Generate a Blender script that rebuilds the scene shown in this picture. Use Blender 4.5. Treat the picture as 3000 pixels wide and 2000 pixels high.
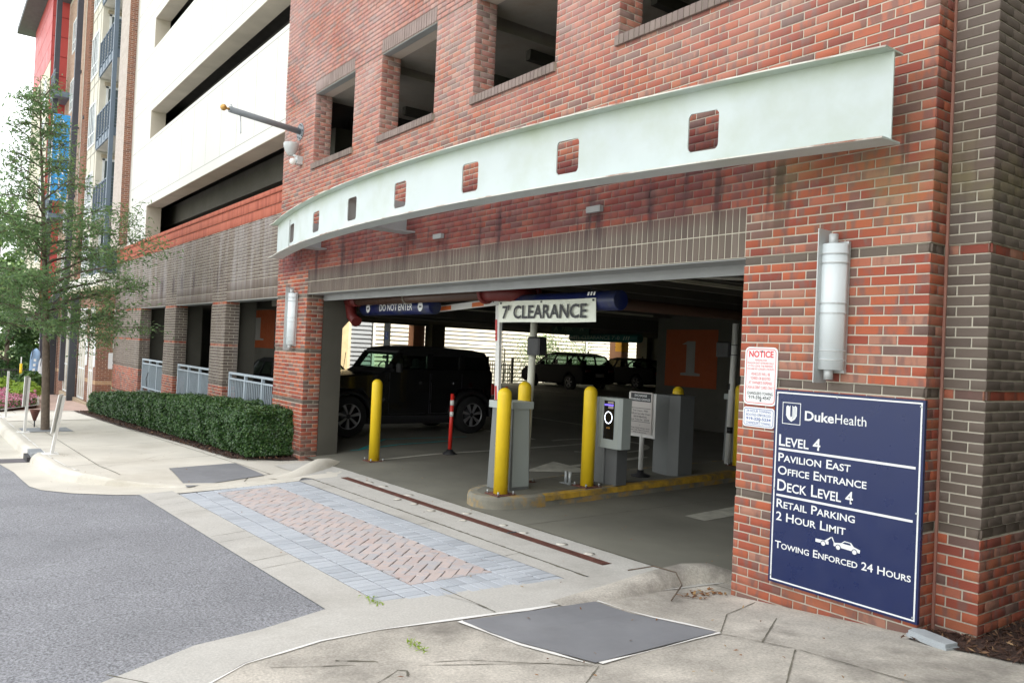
import bpy, math, random
import numpy as np
from mathutils import Vector, Matrix
random.seed(7); rng = np.random.default_rng(7)
for o in list(bpy.data.objects): bpy.data.objects.remove(o)
SC = bpy.context.scene; COL = SC.collection
R = math.radians
# ---------------- camera
YAW, PITCH, ROLL = 0.936875420, 0.0123029447, 0.0446720752
CAM = Vector((2.61937136, -5.23401269, 2.109507656))
fw = Vector((-math.sin(YAW)*math.cos(PITCH), math.cos(YAW)*math.cos(PITCH), math.sin(PITCH)))
rt = fw.cross(Vector((0, 0, 1))).normalized(); up = rt.cross(fw)
rt2 = rt*math.cos(ROLL)+up*math.sin(ROLL); up2 = -rt*math.sin(ROLL)+up*math.cos(ROLL)
cd = bpy.data.cameras.new('camera'); cam = bpy.data.objects.new('camera', cd); COL.objects.link(cam)
cam.matrix_world = Matrix(((rt2.x, up2.x, -fw.x, CAM.x), (rt2.y, up2.y, -fw.y, CAM.y), (rt2.z, up2.z, -fw.z, CAM.z), (0, 0, 0, 1)))
cd.sensor_width = 36; cd.lens = 36*2335.51642/3000; cd.clip_end = 2000; cd.clip_start = .05
SC.camera = cam
# ---------------- world, sun, exposure
SUND = Vector((.25, .45, .857)).normalized()
w = bpy.data.worlds.new('World'); SC.world = w; w.use_nodes = True
nt = w.node_tree; bg = nt.nodes['Background']
sky = nt.nodes.new('ShaderNodeTexSky'); sky.sky_type = 'NISHITA'; sky.sun_disc = False
sky.sun_elevation = math.asin(SUND.z); sky.sun_rotation = math.atan2(SUND.x, SUND.y)
sky.dust_density = 1.5; sky.air_density = 1.0; sky.ozone_density = 1.0
cl = nt.nodes.new('ShaderNodeTexNoise'); cl.inputs['Scale'].default_value = 1.6; cl.inputs['Detail'].default_value = 6
tc = nt.nodes.new('ShaderNodeTexCoord'); nt.links.new(tc.outputs['Generated'], cl.inputs['Vector'])
mr = nt.nodes.new('ShaderNodeMapRange'); nt.links.new(cl.outputs['Fac'], mr.inputs[0]); mr.inputs[1].default_value = .3; mr.inputs[2].default_value = .7; mr.inputs[3].default_value = .72; mr.inputs[4].default_value = .92
mx = nt.nodes.new('ShaderNodeMix'); mx.data_type = 'RGBA'; nt.links.new(mr.outputs[0], mx.inputs['Factor']); nt.links.new(sky.outputs[0], mx.inputs['A'])
mx.inputs['B'].default_value = (5.0, 4.95, 4.75, 1)      # thin bright summer cloud over the blue
nt.links.new(mx.outputs['Result'], bg.inputs[0]); bg.inputs[1].default_value = 0.12
sl = bpy.data.lights.new('sun', 'SUN'); sl.energy = 3.6; sl.angle = R(.5); sl.color = (1, .95, .86)
so = bpy.data.objects.new('sun', sl); COL.objects.link(so); so.rotation_euler = SUND.to_track_quat('Z', 'Y').to_euler()
so.location = (0, 0, 30)
SC.view_settings.view_transform = 'Standard'; SC.view_settings.look = 'None'
SC.view_settings.gamma = 1; SC.view_settings.use_curve_mapping = False
SC.view_settings.exposure = 2.15
SC.render.engine = 'CYCLES'
SC.cycles.max_bounces = 8; SC.cycles.diffuse_bounces = 5; SC.cycles.glossy_bounces = 3; SC.cycles.transparent_max_bounces = 12
SC.cycles.use_denoising = True

# ---------------- materials
MATS = {}
def mat(name, col, rough=.8, metal=0., var=.12, scale=3., bump=0., bscale=40., spec=.5, fine=.0, fscale=60., dirt=None, dscale=.8, coat=0., emit=None, hue=None):
    """principled material; var: broad mottling, fine: fine grain, dirt: (colour, amount) irregular stains"""
    if name in MATS: return MATS[name]
    m = bpy.data.materials.new(name); m.use_nodes = True; n = m.node_tree.nodes; l = m.node_tree.links
    p = n['Principled BSDF']; p.inputs['Roughness'].default_value = rough; p.inputs['Metallic'].default_value = metal
    p.inputs['Specular IOR Level'].default_value = spec
    if coat: p.inputs['Coat Weight'].default_value = coat; p.inputs['Coat Roughness'].default_value = .04
    geo = n.new('ShaderNodeNewGeometry')
    def noise(s, d=4, r=.55):
        t = n.new('ShaderNodeTexNoise'); t.inputs['Scale'].default_value = s; t.inputs['Detail'].default_value = d; t.inputs['Roughness'].default_value = r
        l.new(geo.outputs['Position'], t.inputs['Vector']); return t.outputs['Fac']
    def mapr(x, a, b, c, d_):
        t = n.new('ShaderNodeMapRange'); l.new(x, t.inputs[0])
        for i, v in enumerate((a, b, c, d_)): t.inputs[1+i].default_value = v
        return t.outputs[0]
    rgb = n.new('ShaderNodeRGB'); rgb.outputs[0].default_value = (*col, 1); out = rgb.outputs[0]
    def mul(o, f):
        t = n.new('ShaderNodeVectorMath'); t.operation = 'SCALE'; l.new(o, t.inputs[0]); l.new(f, t.inputs['Scale']); return t.outputs[0]
    if var: out = mul(out, mapr(noise(scale), .3, .7, 1-var, 1+var))
    if fine: out = mul(out, mapr(noise(fscale, 2, .7), .3, .7, 1-fine, 1+fine))
    if dirt:
        mx = n.new('ShaderNodeMix'); mx.data_type = 'RGBA'; mx.inputs['B'].default_value = (*dirt[0], 1)
        l.new(out, mx.inputs['A']); l.new(mapr(noise(dscale, 6, .65), .48, .68, 0, dirt[1]), mx.inputs['Factor']); out = mx.outputs['Result']
    l.new(out, p.inputs['Base Color'])
    if rough > .25 and var: l.new(mapr(noise(scale*2.3), .3, .7, max(0, rough-.08), min(1, rough+.08)), p.inputs['Roughness'])
    if bump:
        b = n.new('ShaderNodeBump'); b.inputs['Strength'].default_value = 1; b.inputs['Distance'].default_value = bump
        l.new(noise(bscale, 5, .6), b.inputs['Height']); l.new(b.outputs[0], p.inputs['Normal'])
    if emit: p.inputs['Emission Color'].default_value = (*emit[0], 1); p.inputs['Emission Strength'].default_value = emit[1]
    MATS[name] = m; return m

def tonemat(name, stops, blot=None, rough=.85, bump=.002, bscale=90, speck=.3, spec=.35, stain_shade=True):
    """per piece colour picked by its 'tone' value, flashed blotches inside the piece, and wall stains with some beam shadow painted in"""
    if name in MATS: return MATS[name]
    m = bpy.data.materials.new(name); m.use_nodes = True; n = m.node_tree.nodes; l = m.node_tree.links
    p = n['Principled BSDF']; p.inputs['Roughness'].default_value = rough; p.inputs['Specular IOR Level'].default_value = spec
    a1 = n.new('ShaderNodeAttribute'); a1.attribute_name = 'tone'
    a2 = n.new('ShaderNodeAttribute'); a2.attribute_name = 'tone'; a2.attribute_type = 'OBJECT'
    ad = n.new('ShaderNodeMath'); ad.operation = 'ADD'; l.new(a1.outputs['Fac'], ad.inputs[0]); l.new(a2.outputs['Fac'], ad.inputs[1])
    geo = n.new('ShaderNodeNewGeometry')
    rp = n.new('ShaderNodeValToRGB'); cr = rp.color_ramp; cr.interpolation = 'CONSTANT' if len(stops) > 4 else 'LINEAR'
    while len(cr.elements) < len(stops): cr.elements.new(.5)
    for e, (pos, c) in zip(cr.elements, stops): e.position = pos; e.color = (*c, 1)
    l.new(ad.outputs[0], rp.inputs[0]); out = rp.outputs[0]
    def noise(s, d=4, r=.55, vec=None, off=False):
        t = n.new('ShaderNodeTexNoise'); t.inputs['Scale'].default_value = s; t.inputs['Detail'].default_value = d; t.inputs['Roughness'].default_value = r
        t.noise_dimensions = '4D' if off else '3D'
        l.new(vec or geo.outputs['Position'], t.inputs['Vector'])
        if off:
            k = n.new('ShaderNodeMath'); k.operation = 'MULTIPLY'; k.inputs[1].default_value = 97.; l.new(ad.outputs[0], k.inputs[0]); l.new(k.outputs[0], t.inputs['W'])
        return t.outputs['Fac']
    def mapr(x, a, b, c, d_):
        t = n.new('ShaderNodeMapRange'); l.new(x, t.inputs[0])
        for i, v in enumerate((a, b, c, d_)): t.inputs[1+i].default_value = v
        return t.outputs[0]
    def mix(A, B, f, mode='MIX'):
        mx = n.new('ShaderNodeMix'); mx.data_type = 'RGBA'; mx.blend_type = mode
        for k, v in (('A', A), ('B', B)):
            if isinstance(v, tuple): mx.inputs[k].default_value = (*v, 1)
            else: l.new(v, mx.inputs[k])
        if isinstance(f, float): mx.inputs['Factor'].default_value = f
        else: l.new(f, mx.inputs['Factor'])
        return mx.outputs['Result']
    if blot:
        sx = n.new('ShaderNodeMapping'); sx.inputs['Scale'].default_value = (1, 1, .35); l.new(geo.outputs['Position'], sx.inputs['Vector'])
        out = mix(out, blot, mapr(noise(13, 2, .5, sx.outputs[0], True), .5, .62, 0, .75))
    out = mix(out, (.03, .02, .018), mapr(noise(160, 2, .6), .60, .72, 0, speck))
    out = mix(out, (.8, .78, .74), mapr(noise(70, 3, .7), .70, .8, 0, speck*.5))
    if stain_shade:
        # pale bloom high on the wall, damp dark stain with painted-in beam shadow in the strip under the steel beam, green growth near the right pier
        sp = n.new('ShaderNodeSeparateXYZ'); l.new(geo.outputs['Position'], sp.inputs[0])
        def M(op, x, y):
            t = n.new('ShaderNodeMath'); t.operation = op
            for i, v in enumerate((x, y)):
                if isinstance(v, (int, float)): t.inputs[i].default_value = v
                else: l.new(v, t.inputs[i])
            return t.outputs[0]
        hi = mapr(sp.outputs['Z'], 4.0, 6.2, 0, 1); pale = M('MULTIPLY', hi, mapr(noise(.9, 5, .6), .3, .62, .12, .5))
        out = mix(out, (.56, .42, .40), pale)
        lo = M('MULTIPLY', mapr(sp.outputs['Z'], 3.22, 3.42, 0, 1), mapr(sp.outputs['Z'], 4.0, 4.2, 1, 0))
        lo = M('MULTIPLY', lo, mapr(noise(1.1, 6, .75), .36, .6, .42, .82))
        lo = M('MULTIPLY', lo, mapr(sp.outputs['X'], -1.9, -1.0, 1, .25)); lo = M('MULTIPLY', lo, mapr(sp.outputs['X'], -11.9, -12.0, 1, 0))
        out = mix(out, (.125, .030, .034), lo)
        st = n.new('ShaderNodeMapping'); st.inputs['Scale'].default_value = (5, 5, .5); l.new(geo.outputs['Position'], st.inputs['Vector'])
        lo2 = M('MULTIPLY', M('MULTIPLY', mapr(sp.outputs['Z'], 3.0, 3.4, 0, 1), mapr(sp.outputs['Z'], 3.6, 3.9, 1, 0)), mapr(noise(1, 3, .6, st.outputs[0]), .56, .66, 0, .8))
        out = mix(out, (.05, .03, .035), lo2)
        gr = M('MULTIPLY', M('MULTIPLY', mapr(sp.outputs['X'], -1.9, -1.0, 0, 1), mapr(sp.outputs['Z'], 2.95, 3.3, 0, 1)), mapr(noise(1.7, 5, .6), .42, .62, 0, .45))
        gr = M('MULTIPLY', gr, mapr(sp.outputs['Z'], 3.6, 4.1, 1, 0))
        out = mix(out, (.22, .20, .08), gr)
        ef = M('MULTIPLY', M('MULTIPLY', mapr(sp.outputs['X'], -12.1, -12.3, 0, 1), mapr(sp.outputs['Z'], 2.9, 3.4, .3, 1)), mapr(noise(.7, 5, .65, st.outputs[0]), .45, .72, 0, .6))
        out = mix(out, (.40, .38, .385), ef)
        ft = M('MULTIPLY', mapr(sp.outputs['Z'], .25, .9, 1, 0), mapr(noise(3, 5, .65), .4, .65, .1, .55))
        out = mix(out, (.12, .06, .045), ft)
    l.new(out, p.inputs['Base Color'])
    b = n.new('ShaderNodeBump'); b.inputs['Distance'].default_value = bump; l.new(noise(bscale, 5, .65), b.inputs['Height']); l.new(b.outputs[0], p.inputs['Normal'])
    MATS[name] = m; return m
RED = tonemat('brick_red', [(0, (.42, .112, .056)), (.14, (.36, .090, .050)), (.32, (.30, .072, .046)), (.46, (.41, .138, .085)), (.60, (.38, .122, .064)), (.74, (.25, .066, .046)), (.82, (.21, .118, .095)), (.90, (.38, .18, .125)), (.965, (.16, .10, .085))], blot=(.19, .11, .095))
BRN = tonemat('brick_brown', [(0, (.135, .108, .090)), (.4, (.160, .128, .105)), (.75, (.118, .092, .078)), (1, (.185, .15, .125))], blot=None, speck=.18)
RED2 = tonemat('brick_flat_red', [(0, (.40, .11, .065)), (.5, (.46, .14, .09)), (1, (.33, .085, .055))], speck=.2, stain_shade=False)
TANB = tonemat('brick_tan', [(0, (.42, .27, .15)), (1, (.5, .33, .19))], stain_shade=False)
NBR = tonemat('brick_neighbour', [(0, (.22, .10, .065)), (.5, (.28, .13, .08)), (1, (.17, .085, .06))], stain_shade=False)
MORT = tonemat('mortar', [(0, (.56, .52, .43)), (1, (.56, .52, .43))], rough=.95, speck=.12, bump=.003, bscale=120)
CONC = mat('concrete', (.50, .485, .45), .9, var=.13, scale=.9, bump=.002, bscale=70, fine=.13, fscale=60, dirt=((.29, .275, .245), .6), dscale=.9)
CONCL = mat('concrete_light', (.60, .57, .50), .9, var=.10, scale=.8, bump=.002, bscale=70, fine=.07, fscale=90, dirt=((.36, .32, .25), .4), dscale=.5)
CONCW = mat('concrete_worn', (.44, .41, .36), .9, var=.26, scale=2.2, bump=.003, bscale=60, fine=.22, fscale=60, dirt=((.17, .155, .135), .85), dscale=1.3)
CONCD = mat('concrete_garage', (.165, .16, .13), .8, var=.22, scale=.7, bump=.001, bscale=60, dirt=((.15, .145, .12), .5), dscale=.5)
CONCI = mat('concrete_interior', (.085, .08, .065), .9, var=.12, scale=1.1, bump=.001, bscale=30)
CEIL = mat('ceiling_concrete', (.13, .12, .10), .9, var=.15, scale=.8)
ASPH = mat('asphalt', (.245, .25, .27), .92, var=.10, scale=1.1, bump=.008, bscale=85, fine=.55, fscale=60, dirt=((.165, .17, .182), .5), dscale=.42)
CAULK = mat('white_caulk', (.78, .77, .74), .7, var=.08)
JOINT = mat('dark_joint', (.14, .13, .10), .95, var=.3, scale=9)
CREAM = mat('cream_paint', (.66, .655, .62), .75, var=.03, scale=.6, bump=.001, bscale=30)
CREAM2 = mat('cream_reveal', (.55, .49, .40), .85, var=.12, scale=1.2)
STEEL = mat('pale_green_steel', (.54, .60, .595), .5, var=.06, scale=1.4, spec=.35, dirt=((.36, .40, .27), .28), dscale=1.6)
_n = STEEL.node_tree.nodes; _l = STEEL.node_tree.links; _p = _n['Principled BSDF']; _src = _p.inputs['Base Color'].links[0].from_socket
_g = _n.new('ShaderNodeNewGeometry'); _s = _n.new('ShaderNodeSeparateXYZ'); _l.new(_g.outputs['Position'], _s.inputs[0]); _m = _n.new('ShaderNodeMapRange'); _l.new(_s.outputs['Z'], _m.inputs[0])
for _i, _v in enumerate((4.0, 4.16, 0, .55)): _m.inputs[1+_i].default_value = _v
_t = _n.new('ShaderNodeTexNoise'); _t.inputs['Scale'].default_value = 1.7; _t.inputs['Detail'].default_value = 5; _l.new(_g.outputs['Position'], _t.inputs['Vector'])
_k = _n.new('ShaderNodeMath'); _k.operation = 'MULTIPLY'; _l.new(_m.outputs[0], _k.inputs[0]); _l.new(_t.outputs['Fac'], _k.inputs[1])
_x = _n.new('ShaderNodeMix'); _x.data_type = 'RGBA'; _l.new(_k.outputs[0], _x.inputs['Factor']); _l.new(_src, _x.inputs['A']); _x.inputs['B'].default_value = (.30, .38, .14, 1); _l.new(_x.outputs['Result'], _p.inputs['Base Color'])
RUSTY = mat('rust_streaked_edge', (.66, .66, .60), .6, var=.15, scale=4, dirt=((.26, .09, .045), .95), dscale=2.6)
LINT = mat('lintel_steel', (.30, .31, .31), .55, var=.1)
GALV = mat('galvanised', (.45, .48, .49), .45, metal=.5, var=.08)
RAILM = mat('rail_blue_grey', (.36, .42, .47), .5, var=.05, spec=.4)
LAMPW = mat('lamp_frosted', (.72, .78, .80), .5, var=.02)
LAMPM = mat('lamp_metal', (.52, .54, .54), .45, metal=.2, var=.04)
YEL = mat('yellow_paint', (.86, .60, .022), .42, var=.05, scale=4, spec=.4)
REDP = mat('red_plastic', (.62, .03, .02), .4, var=.03)
WHT = mat('white_paint', (.76, .76, .73), .5, var=.03)
REFL = mat('white_reflective', (.72, .70, .66), .35, var=.02)
ORR = mat('orange_reflector', (.72, .17, .04), .4, var=.03)
BLK = mat('black_plastic', (.022, .022, .024), .5, var=.1)
DKM = mat('dark_metal', (.045, .05, .06), .45, var=.1)
RST = mat('rust_brown', (.14, .055, .04), .8, var=.3, scale=14)
NAVY = mat('navy_sign', (.008, .018, .085), .32, var=.04, spec=.5, bump=.0004, bscale=6)
SIGNW = mat('sign_white', (.78, .80, .80), .45, var=0)
SIGNR = mat('sign_red', (.70, .05, .06), .5, var=0)
SIGNB = mat('sign_blue', (.07, .12, .38), .5, var=0)
SIGNK = mat('sign_black', (.02, .02, .025), .5, var=0)
BLUEC = mat('blue_tube', (.010, .018, .10), .38, var=.05, dirt=((.12, .13, .05), .35), dscale=2.5)
GREENC = mat('green_tube', (.01, .11, .10), .4, var=.05)
PIPE = mat('brown_pipe', (.085, .045, .03), .38, var=.08, scale=6)
REDPIPE = mat('red_coupling', (.14, .016, .014), .5, var=.1)
GREYM = mat('grey_cabinet', (.17, .18, .178), .5, metal=.1, var=.03)
GREYL = mat('light_cabinet', (.38, .42, .40), .5, var=.03)
GREYD = mat('dark_grey_cabinet', (.11, .115, .115), .5, var=.04)
CARB = mat('black_car_paint', (.008, .008, .009), .16, var=0, coat=.8, spec=.6)
TYRE = mat('tyre', (.012, .012, .012), .85, var=.1)
ALLOY = mat('alloy', (.30, .30, .31), .42, metal=.5, var=.05)
BARK = mat('bark', (.13, .10, .075), .95, var=.25, scale=14, bump=.01, bscale=45)
MULCH = mat('mulch', (.055, .028, .02), .95, var=.4, scale=25, bump=.02, bscale=50)
REDM = mat('red_metal_panel', (.52, .075, .07), .5, var=.06, scale=.5)
BEIGE = mat('beige_siding', (.62, .58, .49), .8, var=.05)
SIDE = mat('cream_siding', (.66, .62, .52), .7, var=.05, scale=.8)
SIDEG = mat('grey_siding', (.28, .30, .32), .7, var=.05)
BRICKBG = mat('paving_brick_pink', (.52, .38, .32), .9, var=.15, scale=3)
ORANGE = mat('orange_panel', (.27, .05, .006), .7, var=.06)
ORANGE2 = mat('yellow_panel', (.85, .42, .03), .7, var=.05)
SALM = mat('salmon_column', (.50, .25, .17), .8, var=.08)
CYANP = mat('cyan_line_paint', (.02, .36, .36), .7, var=.2, scale=8)
LINEP = mat('worn_line_paint', (.46, .45, .38), .8, var=.25, scale=6)
YCURB = tonemat('curb_yellow_worn', [(0, (.3, .28, .22)), (1, (.3, .28, .22))], stain_shade=False) if False else mat('worn_yellow_curb', (.22, .21, .17), .9, var=.2, scale=5, bump=.004, bscale=70, dirt=((.48, .27, .03), .95), dscale=3.2)
BLUES = mat('blue_banner', (.04, .32, .72), .55, var=.03)
def glass(name, col, tr=.85, rough=.02):
    m = bpy.data.materials.new(name); m.use_nodes = True; n = m.node_tree.nodes; l = m.node_tree.links
    p = n['Principled BSDF']; p.inputs['Base Color'].default_value = (.01, .012, .012, 1); p.inputs['Roughness'].default_value = rough
    t = n.new('ShaderNodeBsdfTransparent'); t.inputs[0].default_value = (*col, 1); mx = n.new('ShaderNodeMixShader'); mx.inputs[0].default_value = tr
    l.new(p.outputs[0], mx.inputs[1]); l.new(t.outputs[0], mx.inputs[2]); l.new(mx.outputs[0], n['Material Output'].inputs[0]); return m
GLASSG = glass('green_tint_glass', (.62, .80, .68)); GLASSD = glass('dark_tint_glass', (.01, .01, .01), .5, .15); CARB2 = mat('dark_car_paint', (.005, .005, .006), .45, var=0, spec=.03); GLASSC = glass('car_glass', (.42, .52, .46), .8, .1)
WGLASS = mat('window_glass', (.10, .13, .14), .06, var=0, spec=.9)
def leafmat(name, stops, rough=.45, trans=.35):
    m = bpy.data.materials.new(name); m.use_nodes = True; n = m.node_tree.nodes; l = m.node_tree.links
    p = n['Principled BSDF']; p.inputs['Roughness'].default_value = rough; p.inputs['Specular IOR Level'].default_value = .45
    a = n.new('ShaderNodeAttribute'); a.attribute_name = 'tone'; rp = n.new('ShaderNodeValToRGB'); cr = rp.color_ramp
    while len(cr.elements) < len(stops): cr.elements.new(.5)
    for e, (pos, c) in zip(cr.elements, stops): e.position = pos; e.color = (*c, 1)
    l.new(a.outputs['Fac'], rp.inputs[0]); l.new(rp.outputs[0], p.inputs['Base Color'])
    t = n.new('ShaderNodeBsdfTranslucent'); l.new(rp.outputs[0], t.inputs[0]); mx = n.new('ShaderNodeMixShader'); mx.inputs[0].default_value = trans
    l.new(p.outputs[0], mx.inputs[1]); l.new(t.outputs[0], mx.inputs[2]); l.new(mx.outputs[0], n['Material Output'].inputs[0]); return m
LEAFT = leafmat('oak_leaf', [(0, (.10, .18, .08)), (.6, (.17, .28, .11)), (1, (.30, .40, .15))], .35, .5)
LEAFH = leafmat('holly_leaf', [(0, (.022, .058, .018)), (.55, (.05, .115, .032)), (1, (.13, .22, .06))], .3, .15)
LEAFB = leafmat('background_leaf', [(0, (.05, .11, .03)), (.5, (.10, .19, .05)), (1, (.20, .30, .08))], .5, .5)
LEAFL = leafmat('lime_leaf', [(0, (.22, .36, .04)), (1, (.38, .5, .07))], .5, .4)
PETAL = leafmat('petal', [(0, (.55, .10, .22)), (.6, (.7, .3, .4)), (1, (.75, .55, .6))], .6, .3)
DRYL = leafmat('dry_leaf', [(0, (.14, .06, .03)), (.5, (.28, .13, .05)), (1, (.42, .28, .12))], .7, .1)
CHIP = leafmat('bark_chip', [(0, (.035, .016, .012)), (.7, (.09, .045, .028)), (.92, (.16, .085, .045)), (1, (.34, .22, .12))], .9, 0)

# ---------------- ground levels
def sm(a, b, v):
    t = (v-a)/(b-a); return 0. if t < 0 else 1. if t > 1 else t
def g(x, y):
    s = .036-.0225*sm(-3, -.2, y)
    z = .235+s*(x+2.5)
    if y > 0: k = sm(0, 2, y); z = z*(1-k)+.22*k+.013*y+.011*max(0, y-5)
    return z
def ss(t): return t*t*(3-2*t)
def sL(x, y):
    k = ss(sm(-10.2, -8.5, x)); return (.08+.03*(x+10.5))*(1-k)+(g(x, y)+.008)*k
def sR(x, y):
    return .25+.095*max(0, x+1.43)+.03*sm(0, 1, -y)

# ---------------- mesh helpers
class MB:
    def __init__(s): s.v = []; s.f = []; s.t = []; s.sm = []
    def add(s, vs, fs, tone=0., smooth=False):
        b = len(s.v); s.v += [tuple(q) for q in vs]
        for f in fs: s.f.append(tuple(i+b for i in f)); s.t.append(tone); s.sm.append(smooth)
        return s
    def box(s, x0, x1, y0, y1, z0, z1, tone=0.):
        return s.add([(x0, y0, z0), (x1, y0, z0), (x1, y1, z0), (x0, y1, z0), (x0, y0, z1), (x1, y0, z1), (x1, y1, z1), (x0, y1, z1)],
            [(0, 3, 2, 1), (4, 5, 6, 7), (0, 1, 5, 4), (1, 2, 6, 5), (2, 3, 7, 6), (3, 0, 4, 7)], tone)
    def bbox(s, x0, x1, y0, y1, z0, z1, b=.01, tone=0.):
        """box with chamfered vertical and top edges"""
        vs = []; 
        for z, i in ((z0, 0), (z1-b, 0), (z1, b)):
            vs += [(x0+b, y0+i, z), (x1-b, y0+i, z), (x1-i, y0+b, z), (x1-i, y1-b, z), (x1-b, y1-i, z), (x0+b, y1-i, z), (x0+i, y1-b, z), (x0+i, y0+b, z)]
        fs = [tuple(range(7, -1, -1)), tuple(range(16, 24))]
        for L in (0, 8):
            for i in range(8): j = (i+1) % 8; fs.append((L+i, L+j, L+8+j, L+8+i))
        return s.add(vs, fs, tone)
    def quad(s, a, b, c, d, tone=0.): return s.add([a, b, c, d], [(0, 1, 2, 3)], tone)
    def tube(s, pts, rad, n=10, cap=True, tone=0., smooth=True):
        pts = [Vector(p) for p in pts]; rr = rad if isinstance(rad, (list, tuple)) else [rad]*len(pts)
        vs = []; ref = None
        for i, p in enumerate(pts):
            d = (pts[min(i+1, len(pts)-1)]-pts[max(i-1, 0)])
            if d.length < 1e-9: d = Vector((0, 0, 1))
            d.normalize()
            if ref is None: ref = Vector((0, 0, 1)) if abs(d.z) < .9 else Vector((1, 0, 0))
            u = d.cross(ref)
            if u.length < 1e-4: ref = Vector((0, 1, 0)); u = d.cross(ref)
            u.normalize(); v = u.cross(d); ref = v
            for k in range(n): a = 2*math.pi*k/n; vs.append(p+(u*math.cos(a)+v*math.sin(a))*rr[i])
        fs = []
        for i in range(len(pts)-1):
            for k in range(n): j = (k+1) % n; fs.append((i*n+k, i*n+j, (i+1)*n+j, (i+1)*n+k))
        s.add(vs, fs, tone, smooth)
        if cap:
            b = len(s.v)-len(vs); s.f.append(tuple(b+k for k in range(n-1, -1, -1))); s.t.append(tone); s.sm.append(False)
            s.f.append(tuple(b+(len(pts)-1)*n+k for k in range(n))); s.t.append(tone); s.sm.append(False)
        return s
    def lathe(s, prof, c=(0, 0, 0), n=24, axis='z', smooth=True, tone=0., caps=True):
        vs = []
        for r, h in prof:
            for k in range(n):
                a = 2*math.pi*k/n; x, y = r*math.cos(a), r*math.sin(a)
                q = (x, y, h) if axis == 'z' else (x, h, y) if axis == 'y' else (h, x, y)
                vs.append((c[0]+q[0], c[1]+q[1], c[2]+q[2]))
        fs = [(i*n+k, i*n+(k+1) % n, (i+1)*n+(k+1) % n, (i+1)*n+k) for i in range(len(prof)-1) for k in range(n)]
        s.add(vs, fs, tone, smooth)
        b = len(s.v)-len(vs)
        if not caps: return s
        if prof[0][0] > 1e-4: s.f.append(tuple(b+k for k in range(n-1, -1, -1))); s.t.append(tone); s.sm.append(False)
        if prof[-1][0] > 1e-4: s.f.append(tuple(b+(len(prof)-1)*n+k for k in range(n))); s.t.append(tone); s.sm.append(False)
        return s
    def prism(s, poly, h0, h1, axis='z', tone=0.):
        """polygon (list of 2-tuples) extruded from h0 to h1; axis x: poly=(y,z); axis y: poly=(x,z)"""
        P = lambda a, b, h: (a, b, h) if axis == 'z' else (a, h, b) if axis == 'y' else (h, a, b)
        n = len(poly); vs = [P(a, b, h0) for a, b in poly]+[P(a, b, h1) for a, b in poly]
        return s.add(vs, [tuple(range(n-1, -1, -1)), tuple(range(n, 2*n))]+[(i, (i+1) % n, n+(i+1) % n, n+i) for i in range(n)], tone)
    def ribbon(s, A, B, zf, n=4, sub=.5, h=0.):
        """surface between two polylines of equal count, following zf"""
        P = []; Q = []
        for i in range(len(A)-1):
            L = max((Vector(A[i+1][:2])-Vector(A[i][:2])).length, (Vector(B[i+1][:2])-Vector(B[i][:2])).length); k = max(1, int(L/sub))
            for j in range(k): t = j/k; P.append([A[i][c]*(1-t)+A[i+1][c]*t for c in (0, 1)]); Q.append([B[i][c]*(1-t)+B[i+1][c]*t for c in (0, 1)])
        P.append(A[-1][:2]); Q.append(B[-1][:2]); vs = []
        for p, q in zip(P, Q):
            for j in range(n+1): t = j/n; x = p[0]*(1-t)+q[0]*t; y = p[1]*(1-t)+q[1]*t; vs.append((x, y, (zf(x, y) if zf.__code__.co_argcount == 2 else zf(x, y, t))+h))
        m = n+1; fs = []
        for i in range(len(P)-1):
            for j in range(n): fs.append((i*m+j, i*m+j+1, (i+1)*m+j+1, (i+1)*m+j))
        return s.add(vs, fs)
    def strip(s, pts, wd, zf, h=.004, sub=.25, jit=0., thick=True):
        P = [Vector((a, b)) for a, b in pts]; Q = []
        for i in range(len(P)-1):
            k = max(1, int((P[i+1]-P[i]).length/sub))
            for j in range(k): Q.append(P[i].lerp(P[i+1], j/k))
        Q.append(P[-1]); vs = []
        for i, p in enumerate(Q):
            d = (Q[min(i+1, len(Q)-1)]-Q[max(i-1, 0)]).normalized(); nn = Vector((-d.y, d.x)); ww = wd/2*(1+random.uniform(-jit, jit)*2); p = p+nn*random.uniform(-jit, jit)*wd*.5
            for sgn in (1, -1): q = p+nn*ww*sgn; vs.append((q.x, q.y, zf(q.x, q.y)+h))
        return s.add(vs, [(2*i, 2*i+1, 2*i+3, 2*i+2) for i in range(len(Q)-1)])
    def mesh(s, name, mats):
        me = bpy.data.meshes.new(name); me.from_pydata(s.v, [], s.f)
        me.polygons.foreach_set('use_smooth', s.sm)
        if any(s.t): at = me.attributes.new('tone', 'FLOAT', 'FACE'); at.data.foreach_set('value', s.t)
        for m in (mats if isinstance(mats, (list, tuple)) else [mats]): me.materials.append(m)
        me.update(); return me
def obj(name, mb, m, parent=None, kind=None, **k):
    me = mb.mesh(name, m) if isinstance(mb, MB) else mb
    o = bpy.data.objects.new(name, me); COL.objects.link(o)
    if parent is not None: o.parent = parent; o.matrix_parent_inverse = Matrix.Translation(-parent.location) if parent.type == 'EMPTY' and not k.get('local') else Matrix()
    if kind: o['kind'] = kind
    return o
def setpar(o, parent):
    o.parent = parent
    if parent is not None and parent.type == 'EMPTY': o.matrix_parent_inverse = Matrix.Translation(-parent.location)
def tag(o, label, cat, group=None):
    o['label'] = label; o['category'] = cat
    if group: o['group'] = group
    return o
def thing(name, label, cat, loc=(0, 0, 0), group=None):
    o = bpy.data.objects.new(name, None); COL.objects.link(o); o.location = loc; o.empty_display_size = .1
    return tag(o, label, cat, group)
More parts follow.
